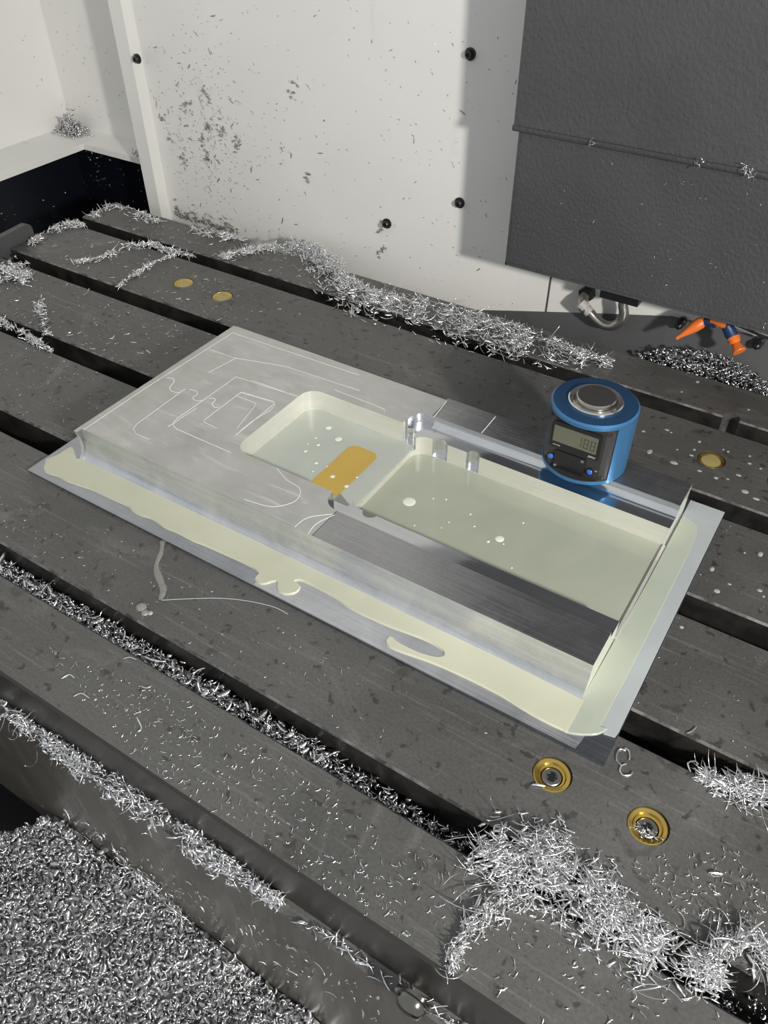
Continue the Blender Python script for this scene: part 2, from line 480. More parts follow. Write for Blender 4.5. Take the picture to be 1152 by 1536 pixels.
struct(MB().box(-445, -282, 277, 279, -330, 21).build('wall_lower_rear', M_VOID))
struct(MB().box(-445, 620, -900, 300, -335, -330).build('floor', M_DARKFLOOR))
# sloped grey sheet between the white panel and the back of the table
bot = 209.0
sh = MB()
tp = [(60,-19.5),(100,-9),(150,4),(210,19),(275,21.3),(620,26)]
vs_ = [(x, PY-1, z) for x, z in tp] + [(x, PY-1-.6*(26+z), -46) for x, z in tp]
vs_ += [(x, PY-.2, z) for x, z in tp] + [(x, PY-.2, -48) for x, z in tp]
k = len(tp); fs = []
for i in range(k-1):
    fs += [(i, i+1, k+i+1, k+i), (2*k+i+1, 2*k+i, 3*k+i, 3*k+i+1), (i+1, i, 2*k+i, 2*k+i+1), (k+i, k+i+1, 3*k+i+1, 3*k+i)]
fs += [(0, k, 3*k, 2*k), (k-1, 3*k-1, 4*k-1, 2*k-1)]
sh.add(vs_, fs)
struct(sh.build('trim_2', M_GREY, angle=0))
# panel screws
def panel_bolt(x, z, y=PY, r=2.7, parent=wall_back):
    b = MB().lathe([(r*1.5, 0), (r*1.5, 1.0), (r, 1.1), (r, 3.6), (r*.8, 4.2), (r*.45, 4.2), (r*.42, 2.6), (0, 2.6)], (x, y, z), (0, -1, 0), 14)
    return b.build('bolt', M_BLACKOX, parent)
for x, z in [(38.5,162.7),(37.4,62.8),(-27.3,32.4)]: panel_bolt(x, z)
fx, fz = [(-268.0,124.2)][0]
panel_bolt(fx, fz, PY-12, 2.6)

# grey cover hanging in front of the panel
CY = 190.0
cover = thing('way_cover', 'big dark grey sheet metal cover hanging above the back of the table', 'machine cover', (350, CY, 50))
oc = (350, CY, 50)
up_prof = [(99.5,139.0)]
MB().extrude_x([(CY-3, 141), (CY-3, 900), (CY+30, 900), (CY+30, 141)], 98.3, 600).build('upper_panel', M_COVER, cover, oc)
MB().extrude_x([(CY, 50.8), (CY, 139), (CY+30, 139), (CY+30, 50.8)], 101.5, 600).build('lower_panel', M_COVER, cover, oc)
MB().extrude_x([(CY-3.8, 138.2), (CY-4.6, 139.4), (CY-4.6, 141.2), (CY-3.6, 141.6), (CY+4, 141.6), (CY+4, 138.2)], 98.0, 600).build('seam_lip', M_COVER, cover, oc)
MB().extrude_x([(CY-.9, 50.2), (CY-.9, 52.0), (CY+30, 52.0), (CY+30, 50.2)], 101.2, 600).build('bottom_lip', M_COVER, cover, oc)
MB().box(101.2, 102.2, CY-.9, CY+.5, 50.2, 138).build('side_lip', M_COVER, cover, oc)

# ------------------------------------------------------------------ the slotted table
TX0, TX1 = -314.5, 560.0
def tslot(yc, w=7.5, ch=1.0):
    return [(yc+w+ch, 0), (yc+w, -ch), (yc+w, -17), (yc+13, -17), (yc+13, -31), (yc-13, -31), (yc-13, -17), (yc-w, -17), (yc-w, -ch), (yc-w-ch, 0)]
prof = [(-208, -1.2), (-208, -33), (-213.5, -34.5), (-213.5, -160), (207, -160), (207, -1.2), (205.8, 0)]
for yc in (160, 80, 0, -80, -160): prof += tslot(yc)
prof += [(-206.8, 0)]
table = thing('machine_table', 'dark grey cast iron milling table with five long T slots', 'table', (120, 0, -160))
ot = (120, 0, -160)
body = MB().extrude_x(prof[::-1], TX0, TX1).build('table_body', M_IRON, table, ot)
INSERTS = [(280.0,-119.7,'dry'),(320.3,-119.8,'dry'),(276.7,119.8,'wet'),(317.0,119.8,'wet'),(-104.0,119.8,'wet'),(-145.0,120.2,'wet')]
cut = [MB().lathe([(8.2, -7), (8.2, 5)], (x, y, 0), n=36).build('cut', M_IRON, table, ot) for x, y, _ in INSERTS]
cut.append(MB().lathe([(5.2, -14), (5.2, 5)], (275.5, 169.0, 0), n=24).build('cut', M_IRON, table, ot))
boolean(body, cut)
M_LIP = plain('dark_reflection_lip', (.034, .031, .027), .36, .2)  # the lip's dark reflection is put into this colour
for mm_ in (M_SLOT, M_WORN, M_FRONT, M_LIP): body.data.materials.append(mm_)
for p in body.data.polygons:                      # slot walls and floors get the near-black material
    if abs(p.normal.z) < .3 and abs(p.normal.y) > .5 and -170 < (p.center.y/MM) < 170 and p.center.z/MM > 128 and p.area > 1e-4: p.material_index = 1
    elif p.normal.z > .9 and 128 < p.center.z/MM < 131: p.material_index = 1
    elif .5 < p.normal.z < .9 and p.center.z/MM > 158 and abs(p.center.y/MM) < 175: p.material_index = 2
    elif p.normal.y < -.5 and p.center.y/MM < -205: p.material_index = 3 if p.center.y/MM < -210 else 4
for i, (x, y, kind) in enumerate(INSERTS):
    zt = -.5
    if kind == 'dry':
        ring = MB().lathe([(4.2,-6.5),(4.2,-3.0),(4.6,-2.2),(5.4,-1.9),(6.0,-1.0),(7.3,zt),(7.9,zt-.3),(8.1,-1.6),(8.1,-6.5)], (x,y,0), n=40).build('bushing_ring', M_BRASS, table, ot)
        ring['label'] = 'brass ring'
        sc = MB().lathe([(4.1,-6.5),(4.1,-2.4),(3.7,-2.0),(2.4,-2.0),(2.2,-4.0),(0,-4.2)], (x,y,0), n=24).build('screw', M_SCREW, table, ot)
        t6 = MB()
        star = [((2.3 if k % 2 == 0 else 1.2)*math.cos(math.pi*k/6), (2.3 if k % 2 == 0 else 1.2)*math.sin(math.pi*k/6)) for k in range(12)]
        t6.prism([(x+a, y+b) for a, b in star], -2.15, -1.9)
        t6.build('screw_socket', M_BLACK, sc, ot)
    else:
        ring = MB().lathe([(5.4,-6.5),(5.4,-1.2),(6.4,-.6),(7.6,-.3),(8.1,-.9),(8.1,-6.5)], (x,y,0), n=40).build('bushing_ring', M_BRASS, table, ot)
        MB().lathe([(0,-6),(5.6,-6),(5.6,-1.0),(3,-.85),(0,-.8)], (x,y,0), n=28).build('coolant_fill', M_BRASSWET, table, ot)
# screw head on the front face
bx, bz = [(271.0,-24.7)][0]
bolt = MB().lathe([(7.4,0),(7.4,1.2),(6.2,1.6),(6.0,3.2),(4.9,5.2),(3.0,6.3),(0,6.7)], (bx,-213.5,bz), (0,-1,0), 26).build('dome_bolt', M_DOME, table, ot)
MB().lathe([(2.6,-.5),(2.6,2.0),(1.6,2.6),(0,2.6)], (bx-2.5,-214,bz-8.0), (0,-1,0), 16).build('pin', M_DOME, table, ot)
# end bracket at the left of the table
MB().extrude_x([(60,-30),(60,6),(64,10),(110,13),(114,11),(115,8),(115,-30)], -322, -316).build('end_plate', M_GREY, table, ot)

# ------------------------------------------------------------------ the workpiece
WZ = 21.8
ow = (118, -10, 0)
work = thing('aluminium_workpiece', 'half milled aluminium plate with flooded pockets on the table', 'workpiece', ow)
base = MB().prism(rrect(-57, 296.5, -105.7, 75, .6, 2), 0.02, 2.2).build('base_flange', M_ALU_FLANGE, work, ow)
ms = MB().prism([(112,-105.2),(283.5,-105.2),(284.5,-100),(284.5,-86),(283,-84.5),(112,-84.5)], 2.1, 2.235).build('milled_strip', M_ALU_STRIP, work, ow)
ms['label'] = 'bright brushed strip along the right half of the front flange'
face = [(-76.6 - 6.9*(1-math.cos(t*math.pi/2)), WZ - (WZ-2.0)*math.sin(t*math.pi/2)) for t in np.linspace(0, 1, 12)]
bl = MB()
bl.extrude_x(face + [(-83.5, 1.0), (61.6, 1.0), (61.6, WZ)], -36.6, 128.6)
block = bl.build('block', M_ALU_TOP, work, ow)
face2 = [(y, z if z < 20 else min(z, WZ-.35)) for y, z in face]
right = MB().extrude_x(face2 + [(-83.5, 1.0), (64.2, 1.0), (64.2, WZ-.35)], 127.5, 276.6).build('b', M_ALU_SAW, work, ow)
stub = MB().extrude_x([(y - .4 - 3.4*((z-2)/20)**2, z - .2) for y, z in face] + [(-83.6, 1.2), (61.6, 1.2), (61.6, WZ-.2)], -39.2, -36.4).build('s', M_ALU, work, ow)
boolean(block, [right, stub], 'UNION')
def cutter(poly, z0, z1): return MB().prism(poly, z0, z1).build('cut', M_ALU, work, ow)
def fil(y0, z0, r, sgn, n=5): return [(y0 - sgn*r*(1-math.sin(a)), z0 + r*(1-math.cos(a))) for a in np.linspace(math.pi/2, 0, n)]
LZ = 15.5
led = [(43.3, 40), (43.3, LZ+4.5)] + [(43.3 - 4.5*(1-math.cos(a)), LZ + 4.5*(1-math.sin(a))) for a in np.linspace(0.2, math.pi/2, 6)]
led += [(-55.0 + 4.5*(1-math.cos(a)), LZ + 4.5*(1-math.sin(a))) for a in np.linspace(math.pi/2, 0.2, 6)] + [(-55.0, LZ+4.5), (-55.0, 40)]
cuts = [MB().extrude_x(led, 129.5, 290).build('cut', M_ALU, work, ow),
        cutter(rrect(118.5, 130.5, -55.0, 43.25, 9, 6, (0,1,1,0)), LZ+.02, 40),
        cutter(rrect(50, 127.5, -44, 28, 9.5, 8, (0,1,1,0)), 7.0, 40),
        cutter(rrect(126.2, 300, -42, 30.5, 8.5, 7, (0,1,1,0)), 0.9, 41),
        cutter(circle(141.5, 27.2, 6.0), 3.4, 42), cutter(circle(163.0, 29.6, 4.2), 3.5, 43),
        cutter(circle(140.0, -41.0, 4.5), 3.4, 44), cutter(circle(121.5, 29.5, 4.0), 7.1, 45),
        cutter(rrect(93.2, 113.2, -36, 10.3, 5.5, 6), 1.2, 46)]
boolean(block, cuts)
for mm_ in (M_ALU_SAW, M_ALU, M_ALU_WALL, M_ALU_LEDGE, M_ALU_FACE): 
    if mm_.name not in [s.name for s in block.data.materials if s]: block.data.materials.append(mm_)
mi = {s.name: i for i, s in enumerate(block.data.materials)}
for p in block.data.polygons:
    c = p.center/MM; x, y, z = c.x+ow[0], c.y+ow[1], c.z; n = p.normal
    if n.z > .9 and z > WZ-.6:
        p.material_index = mi[M_ALU_TOP.name] if x < 128.7 else mi[M_ALU_SAW.name]
    elif -43.9 < y < 30.6 and z < WZ-1 and abs(n.z) < .5: p.material_index = mi[M_ALU_WALL.name]
    elif n.x > .5 and x < -30: p.material_index = mi[M_ALU_SAW.name]  # darker tone painted on the stub side that faces the lamp
    elif n.x > .9 and x > 270: p.material_index = mi[M_ALU_WALL.name]  # paler metal stands in for the coolant film reflected in the end face
    elif n.z > .95 and 15 < z < 16.2: p.material_index = mi[M_ALU_LEDGE.name]
    elif y < -75.5: p.material_index = mi[M_ALU_FACE.name]
    else: p.material_index = mi[M_ALU.name]
lip = MB().prism(rrect(275.9, 277.3, -41.9, 30.4, .5, 2), 1.0, 3.7).build('end_lip', M_ALU_WALL, work, ow)

# fine tool marks left by the cutter on the top face
def mark(path, z, w=.22, sm=0):
    if sm: path = smooth_path(path, sm)
    P = [Vector(p) for p in path]; vs_ = []; n = len(P)
    for i, p in enumerate(P):
        t = (P[min(i+1, n-1)] - P[max(i-1, 0)]).normalized(); o = Vector((-t.y, t.x))*w
        vs_ += [(p.x+o.x, p.y+o.y, z), (p.x, p.y, z+.12), (p.x-o.x, p.y-o.y, z)]
    fs = []
    for i in range(n-1):
        a = 3*i; fs += [(a, a+3, a+4, a+1), (a+1, a+4, a+5, a+2)]
    return MB().add(vs_, fs).build('tool_mark', M_MARK, work, ow, 0)
for pl, w, sm in [
    ([(-32.7,-11.1),(-29.1,-9.6),(-25.2,-11.9),(-23.3,-17.6),(-19.9,-20.1),(-15.8,-19.7),(-13.5,-18.3)], .26, 4),
    ([(-11.2,-13.0),(-6.7,-12.1),(-3.6,-14.6),(-3.7,-18.5),(0.6,-19.8),(4.0,-17.3)], .22, 4),
    ([(5.2,-13.9),(8.0,-12.2),(10.3,-14.3),(10.3,-16.9),(14.1,-19.2),(16.7,-17.9)], .28, 4),
    ([(-14.1,-13.7),(-12.8,-56.3),(-11.0,-60.9),(-5.6,-63.4),(4.4,-63.0)], .18, 0),
    ([(3.8,13.2),(3.4,-41.5),(5.7,-45.6),(10.2,-47.4),(51.3,-47.4)], .22, 0),
    ([(3.8,13.2),(50.5,16.6),(54.4,15.7)], .18, 0),
    ([(29.7,-34.4),(18.8,-33.8),(17.8,-31.7),(17.5,0.6),(18.6,2.0),(40.2,4.5),(42.3,3.0),(43.0,-34.3)], .20, 0),
    ([(18.0,-2.9),(32.8,-2.7),(34.0,-5.6),(39.4,-28.3)], .12, 0),
    ([(81.4,-44.6),(92.2,-49.5),(101.2,-51.0),(105.5,-56.1),(105.4,-62.8),(98.1,-70.9),(82.8,-73.8)], .18, 4),
    ([(117.8,-76.7),(119.2,-67.4),(128.5,-58.3)], .14, 4),
    ([(126.4,-77.1),(125.6,-68.5),(129.6,-58.4)], .22, 4),
    ([(-34.7,-76.8),(-35.3,-25.2),(-33.4,53.4),(34.6,55.1),(68.4,56.0)], .20, 0),
    ([(-33.1,29.4),(-12.9,29.3),(22.8,39.3),(77.9,41.8)], .12, 0),
    ([(-14.1,7.9),(-10.4,30.8)], .12, 0),
    ([(4.5,-48.7),(5.9,-25.1)], .10, 0),
    ([(130.3,42.1),(128.6,60.5)], .28, 0),
    ([(16.9,1.3),(40.3,3.7),(43.2,2.4),(44.6,-2.8),(42.3,-18.3),(42.6,-29.3)], .14, 0),
    ([(14.5,15.6),(43.5,16.0),(53.3,16.8)], .16, 0),
    ([(64.4,34.3),(94.9,33.9),(101.6,33.3),(103.7,29.9)], .12, 0)]:
    mark(pl, WZ, w, sm)
mark([(160.9,43.6),(160.4,62.5)], WZ-.36, .3)
mark([(66.4,-29.7),(61.2,-24.4),(57.4,-13.6),(57.2,-1.9),(62.8,10.5),(73.4,18.2),(89.8,21.8),(103.6,22.4)], 7.02, .22, 4)

# coolant lying in and round the workpiece
flange_liq = [(-39.7,-83.5),(-50.2,-77.2),(-52.1,-81.7),(-52.2,-87.7),(-54.7,-93.4),(-52.3,-96.8),(-49.2,-100.5),(-44.4,-102.1),(-36.3,-100.7),(-29.1,-101.0),(-20.0,-99.8),(-10.3,-98.4),(3.4,-98.1),(16.4,-97.6)]
flange_liq += [(20.6,-98.9),(27.5,-99.2),(35.3,-97.9),(45.5,-99.2),(53.7,-98.6),(66.2,-98.7),(75.1,-97.9)]
flange_liq += [(106.6,-97.1),(110.2,-102.4),(116.2,-103.2),(120.6,-97.8),(124.6,-102.4),(130.1,-102.3),(133.7,-98.3),(132.8,-93.8),(128.5,-92.8),(132.4,-90.6),(151.3,-91.0),(163.3,-93.0),(179.5,-92.5),(189.0,-91.6),(203.6,-89.9),(212.0,-91.0),(213.9,-93.4),(210.9,-95.8),(202.4,-97.6),(192.7,-97.6),(188.4,-96.5),(186.9,-97.8),(187.8,-101.4),(193.7,-102.4),(209.4,-99.9),(223.7,-98.8),(245.2,-98.7),(261.4,-100.4),(276.3,-100.3),(282.7,-98.3),(289.0,-94.1),(291.6,-89.6)]
flange_liq = smooth_path(flange_liq, 3)
kx = [i for i, p in enumerate(flange_liq) if p[0] < 278.0][-1]
bar = [(276.3,-82)] + [(276.3, flange_liq[kx][1])] + [p for p in flange_liq[kx+1:] if p[0] > 279] + [(288.5,-90),(289.2,-60),(289.2,20),(289.0,48),(287,55),(282,58),(277.6,58),(277.6,0)]
pl = flange_liq[:kx+1] + [(277.9, flange_liq[kx][1]), (277.9,-81.5)]
pl += [(240,-80.6),(180,-80.8),(130,-80.3),(60,-81.0),(0,-81.3),(-36,-82)]
puddle = MB().prism(pl, 2.23, 3.3, .45).build('coolant_puddle', M_COOL_FLANGE, None, (118,-95,2.2))
tag(puddle, 'pale yellow coolant puddle lying along the front flange of the workpiece', 'coolant puddle')
tag(MB().prism(bar, 2.22, 3.15, .3).build('coolant_puddle', M_COOL_BAR, None, (283,-15,2.2)), 'pale greenish coolant puddle filling the milled strip along the right flange', 'coolant puddle')
film = MB().prism([(286,-84),(287.5,-89.5),(291,-92.5),(295.6,-91.5),(296.1,-88),(296.1,20),(296.2,74.4),(277.4,74.4),(277.4,54),(281,54),(286,48)], 2.21, 2.5, .15).build('coolant_film', M_COOL_FILM, None, (292,0,2.2))
tag(film, 'thin bluish coolant film on the outer right edge of the workpiece flange', 'coolant film')
deep = thing('coolant_pool', 'greenish grey coolant pool filling the long deep pocket', 'coolant pool', (200,-6,1))
MB().prism(rrect(126.3, 275.8, -41.9, 30.4, 8.4, 7, (0,1,1,0)), .95, 2.75).build('liquid', M_COOL_DEEP, deep, (200,-6,1))
pale = thing('coolant_pool', 'pale coolant pool in the shallow left pocket with an amber patch', 'coolant pool', (88,-8,7))
MB().prism(rrect(50.1, 125.9, -43.9, 27.9, 9.4, 8, (0,1,1,0)), 7.05, 7.8).build('liquid', M_COOL_PALE, pale, (88,-8,7))
amb = MB().prism(rrect(93.3, 113.1, -35.9, 10.2, 5.4, 6), 1.25, 7.82).build('amber_liquid', M_COOL_AMBER, pale, (88,-8,7))
amb['label'] = 'amber coolant in the small sunk slot'
def foam(parent, org, x, y, z, r, e=1.0):
    o = MB().lathe([(r, 0), (r*.85, .18), (r*.5, .3), (0, .34)], (0,0,0), n=14)
    o.v = [(x + a*e, y + b, z + c) for a, b, c in o.v]
    return o.build('foam_fleck', M_FOAM, parent, org)
for (x, y), r in zip([(83.9,9.6),(72.4,15.6),(77.0,-1.5),(74.2,-10.4),(86.0,-15.9),(100.9,-20.7),(112.3,-23.5),(71.8,3.2),(88.9,-23.1),(113.1,-13.9),(71.3,-4.0),(93.0,-15.3)], (2.2,1.9,1.2,1.1,1.2,1.4,1.3,.7,.6,.7,.5,.5)):
    foam(pale, (88,-8,7), x, y, 7.82, r)
for (x, y), r in zip([(146.0,-11.0),(201.5,-10.6),(197.3,-15.6),(204.9,-13.0),(155.7,-1.5),(162.2,1.6),(179.4,-1.8),(185.7,-9.2),(172.6,-13.7),(158.1,-25.8),(171.3,-19.7),(206.7,7.3),(216.1,-26.3)], (3.6,2.4,.9,.5,.5,.6,.6,.6,.5,.5,.4,.6,.5)):
    foam(deep, (200,-6,1), x, y, 2.75, r)

# milky drops on the table
drops = [(233.1,125.4),(245.0,134.6),(248.0,133.4),(265.5,133.5),(265.2,124.0),(265.4,117.6),(243.2,107.7),(258.8,105.1),(273.7,105.7),(283.7,104.4),(256.5,118.6),(280.0,133.4),(282.9,133.0),(295.0,135.5),(296.7,128.3),(303.4,126.9),(294.1,113.9),(289.7,107.0),(301.0,101.1),(307.9,98.1),(245.2,198.1),(239.8,180.7),(282.3,183.7)]
drr = (1.1,1.2,.7,1.1,1.0,1.1,1.9,2.0,1.2,1.3,.7,.7,.9,.8,1.1,.8,1.3,.7,1.9,1.5,1.4,.8,.9)
drops2 = [(320.7,54.7),(302.4,30.5),(308.7,16.7),(313.4,51.3),(312.7,24.7),(326.6,28.5),(329.2,25.4),(300.9,-15.6)]
drr2 = (1.6,1.4,1.5,.6,.8,1.2,.7,1.0)
def drop(x, y, r, label, group):
    o = MB().lathe([(r, 0.02), (r*.85, .15), (r*.45, .28), (0, .32)], (0,0,0), n=12)
    e = rng.uniform(.75, 1.3)
    o.v = [(x + a*e, y + b/e, c) for a, b, c in o.v]
    tag(o.build('coolant_drop', M_DROP, None, (x, y, 0)), label, 'drop', group)
for (x, y), r in zip(drops, drr): drop(x, y, r, 'milky coolant drop on the rear table strips right of the blue setter', 'coolant drops on the rear strips')
for (x, y), r in zip(drops2, drr2): drop(x, y, r, 'milky coolant drop on the table strip right of the workpiece flange', 'coolant drops right of the flange')

# the trickle that ran off the flange
tr = smooth_path([(49.8,-105.6),(55.2,-112.7),(60.0,-121.1),(69.3,-127.3),(74.9,-131.2),(77.9,-136.6)], 4)
tk = MB(); tk.tube([(x, y, .05) for x, y in tr], [1.5,1.3,1.2,1.0,1.2,1.4,1.2,1.0,1.3,1.6,1.9,2.0,1.8,1.6,1.8,1.9,1.7,1.6,1.5,1.2,.8][:len(tr)], 10)
tk.v = [(x, y, max(.02, z*.45+.05)) for x, y, z in tk.v]
tag(tk.build('coolant_trickle', M_WATER, None, (tr[0][0], tr[0][1], 0)), 'clear coolant trickle running off the front edge of the workpiece', 'trickle')
th = smooth_path([(79.1,-136.4),(88.8,-129.2),(102.4,-120.1),(114.7,-114.3),(128.2,-110.3),(137.2,-110.2)], 4)
tag(MB().tube([(x, y, .3) for x, y in th], .22, 5).build('thread_chip', M_CHIP, None, (th[0][0], th[0][1], 0)), 'long thin metal thread lying in front of the workpiece from trickle end', 'chip')
dx, dy = [(73.5,-145.0)][0]
dd = MB()
for a, b, r in ((0,0,2.6),(4.2,-1.6,2.0),(6.6,-.4,1.2)): dd.lathe([(r,.02),(r*.9,.7),(r*.55,1.3),(0,1.5)], (dx+a,dy+b,0), n=16)
tag(dd.build('coolant_blob', M_WATER, None, (dx,dy,0)), 'clear wet blob on the table left of the trickle end', 'drop')

# ------------------------------------------------------------------ the digital tool setter
SX, SY, SR, SH = 219.44, 53.01, 22.89, 38.73
so = (SX, SY, WZ-.35)
setter = thing('tool_setter', 'round blue digital tool setter with black display front on the workpiece', 'tool setter', so)
Z0 = WZ-.35
def loc(px, py, pz): return (SX+px, SY+py, Z0+pz)
A0, A1 = math.radians(-172), math.radians(-37.0)
DF = 17.2
# blue body: full rings top and bottom, cut away for the black front between z 2.4 and 35.6
fl = math.acos(DF/22.2)
def front_loop(R, d, z, n1=7, n2=8):
    """closed loop: big arc of the body, then the recessed front (arc, flat, arc)"""
    pts = [(SR*math.cos(a), SR*math.sin(a)) for a in np.linspace(A1, A0 + 2*math.pi, 44)]
    b0 = -math.pi/2 - fl; b1 = -math.pi/2 + fl
    pts += [(R*math.cos(a), R*math.sin(a)) for a in np.linspace(A0, b0, n1)]
    pts += [(R*math.cos(a), R*math.sin(a)) for a in np.linspace(b1, A1, n1)]
    return [loc(x, y, z) for x, y in pts]
bodyb = MB()
bodyb.lathe([(SR-.7, .0), (SR, .5), (SR, 2.3), (SR-.1, 2.4)], loc(0,0,0), n=64)
bodyb.rings([front_loop(21.2, DF, 2.39), front_loop(21.2, DF, 35.7)])
bodyb.lathe([(SR-.1, 35.69), (SR, 35.8), (SR, 37.6), (SR-1.0, 38.6)], loc(0,0,0), n=64)
bodyb.build('body', M_BLUE, setter, so)
MB().lathe([(SR-1.02, 38.3), (SR-1.02, 38.64), (SR-1.3, 38.73), (14.3, 38.73), (14.3, 38.0)], loc(0,0,0), n=64).build('top_face', M_BLUETOP, setter, so)
rg = MB().lathe([(14.3, 38.2), (14.3, 39.5), (13.7, 40.0), (11.3, 39.3), (10.9, 38.4)], loc(0,0,0), n=56).build('ring', M_STEELB, setter, so); rg['label'] = 'steel ring'
MB().lathe([(11.2, 38.2), (11.2, 38.85), (9.5, 38.85), (9.5, 38.2)], loc(0,0,0), n=48).build('plunger_seat', M_STEEL, setter, so)
bt = MB().lathe([(10.3, 38.3), (10.3, 41.4), (9.8, 41.9), (0, 41.9)], loc(0,0,0), n=56).build('plunger', M_STEEL, setter, so); bt['label'] = 'steel plunger'
# black front
fr = MB()
b0 = -math.pi/2 - fl; b1 = -math.pi/2 + fl
def floop(z):
    out = [(22.3*math.cos(a), 22.3*math.sin(a)) for a in np.linspace(A0, b0, 7)] + [(22.3*math.cos(a), 22.3*math.sin(a)) for a in np.linspace(b1, A1, 7)]
    inn = [(21.0*math.cos(a), 21.0*math.sin(a)) for a in np.linspace(A1, b1, 7)] + [(21.0*math.cos(a), 21.0*math.sin(a)) for a in np.linspace(b0, A0, 7)]
    inn = [(x, max(y, -16.6) if abs(x) < 14.5 else y) for x, y in inn]
    return [loc(x, y, z) for x, y in out + inn]
fr.rings([floop(2.5), floop(35.6)])
hm = [(22.5*math.cos(a), 22.5*math.sin(a)) for a in np.linspace(A0+.08, A1-.08, 24)]
fr.prism([(SX+x, SY+y) for x, y in hm], Z0+2.38, Z0+2.62)
front = fr.build('front_cover', M_BLACKM, setter, so, 30)
def plate(name, x0, x1, z0, z1, d, t, r, m, parent):
    return MB().extrude_y([(SX+x, Z0+z) for x, z in rrect(x0, x1, z0, z1, r, 4)], SY-d-t, SY-d).build(name, m, parent, so)
FY = DF + .1
bez = plate('bezel', -15.0, 12.2, 15.6, 32.0, FY-.2, 1.1, 1.4, M_BLACK, setter)
lcd = plate('lcd_screen', -13.5, 10.6, 19.4, 29.6, FY+.7, .35, .4, M_LCD, setter)
seg = {'1': 'bc', '8': 'abcdefg'}
def digit(ch, cx, cz, w=2.7, h=6.0, t=.55, y=FY+1.06):
    S = {'a': (cx-w/2+.2, cx+w/2-.2, cz+h/2-t, cz+h/2), 'd': (cx-w/2+.2, cx+w/2-.2, cz-h/2, cz-h/2+t), 'g': (cx-w/2+.2, cx+w/2-.2, cz-t/2, cz+t/2),
         'b': (cx+w/2-t, cx+w/2, cz+.2, cz+h/2-.2), 'c': (cx+w/2-t, cx+w/2, cz-h/2+.2, cz-.2), 'f': (cx-w/2, cx-w/2+t, cz+.2, cz+h/2-.2), 'e': (cx-w/2, cx-w/2+t, cz-h/2+.2, cz-.2)}
    d = MB()
    for q in seg[ch]:
        x0, x1, z0, z1 = S[q]; d.box(SX+x0, SX+x1, SY-y-.05, SY-y, Z0+z0, Z0+z1)
    return d.build('digit', M_LCDSEG, lcd, so)
for ch, cx in (('1', .9), ('8', 4.6), ('8', 8.3)): digit(ch, cx, 24.0)
def text(s, x, z, size, y, m, parent, name):
    cu = bpy.data.curves.new(name, 'FONT'); cu.body = s; cu.size = size*MM; cu.extrude = .03*MM; cu.shear = .2
    tmp = bpy.data.objects.new('tmp', cu); COL.objects.link(tmp); bpy.context.view_layer.update()
    me = bpy.data.meshes.new_from_object(tmp.evaluated_get(bpy.context.evaluated_depsgraph_get()))
    bpy.data.objects.remove(tmp, do_unlink=True)
    me.transform(Matrix.Translation(Vector((x, -y, z))*MM) @ Matrix.Rotation(math.pi/2, 4, 'X'))
    me.materials.clear(); me.materials.append(m)
    o = bpy.data.objects.new(name, me); COL.objects.link(o); o.parent = parent; return o
text('ZERO', 6.6, 16.6, 1.6, FY+.95, M_PRINT, bez, 'lettering')
text('mm/inch', -13.0, 17.0, 1.2, FY+.95, M_PRINT, bez, 'lettering')
door = plate('battery_door', -10.8, 6.2, 2.9, 14.2, FY-.3, 1.5, .5, M_BLACK, setter)
for x, z in ((-9.6, 4.4), (4.6, 12.6)):
    MB().lathe([(.95, 0), (.95, .35), (.55, .5), (.5, .2), (0, .2)], loc(x, -FY-1.2, z), (0,-1,0), 14).build('screw', M_SCREW, door, so)
for x, z, d in ((-13.2, 8.3, 17.0), (9.3, 7.2, 17.4)):
    b = MB().lathe([(2.3, -1.2), (2.3, .5), (1.75, .6), (1.7, .1)], loc(x, -d, z), (0,-1,0), 20).build('button_collar', M_BLACK, setter, so)
    bb = MB().lathe([(1.65, 0), (1.65, .9), (1.2, 1.4), (.6, 1.6), (0, 1.65)], loc(x, -d, z), (0,-1,0), 20).build('button', M_BTN, b, so); bb['label'] = 'glossy blue button'
text('SET', 11.6, 8.4, 1.0, FY+.25, M_PRINT, setter, 'lettering')
for x, z in ((15.1, 33.0), (15.0, 4.6), (-16.7, 32.6), (-16.7, 4.4)):
    a = math.atan2(-1, x/math.sqrt(22.3**2 - x*x)) if False else math.asin(x/22.3) - math.pi/2
    ax = (math.cos(a), math.sin(a), 0)
    MB().lathe([(1.35, -.6), (1.35, .25), (1.0, .4), (.6, .4), (.55, -.1), (0, -.1)], loc(22.25*math.cos(a), 22.25*math.sin(a), z), ax, 14).build('screw', M_BLACKOX, setter, so)

# ------------------------------------------------------------------ pipe, box and nozzles under the cover
J = [(149.7,25.4),(148.6,16.7),(155.0,12.6),(160.3,8.8),(167.0,6.0),(173.8,7.0),(178.8,12.2),(179.9,18.8),(177.5,25.4)]
NX, NZ = [(147.2,19.9)][0]
pipe = thing('coolant_pipe', 'curved galvanised coolant pipe coming out of the white panel under grey cover', 'pipe', (J[0][0], PY, J[0][1]))
po = (J[0][0], PY, J[0][1])
MB().lathe([(6.2,0),(6.2,4.5),(5.6,5.0),(3.4,5.0)], (NX, PY-.2, NZ), (0,-1,0), 6).build('hex_nut', M_BLACKOX, pipe, po, 20)
pp = smooth_path([(x, 226 if i else 236, z) for i, (x, z) in enumerate(J)], 4)
MB().tube([(NX, 237, NZ), (NX, 232, NZ-.5)] + pp[3:-1] + [(J[-1][0], 226, J[-1][1]+8)], 3.5, 14).build('pipe_bend', M_PIPE, pipe, po)
c0, c1 = Vector((J[1][0], 226, J[1][1])), Vector((J[3][0], 226, J[3][1]))
ax = (c1-c0).normalized()
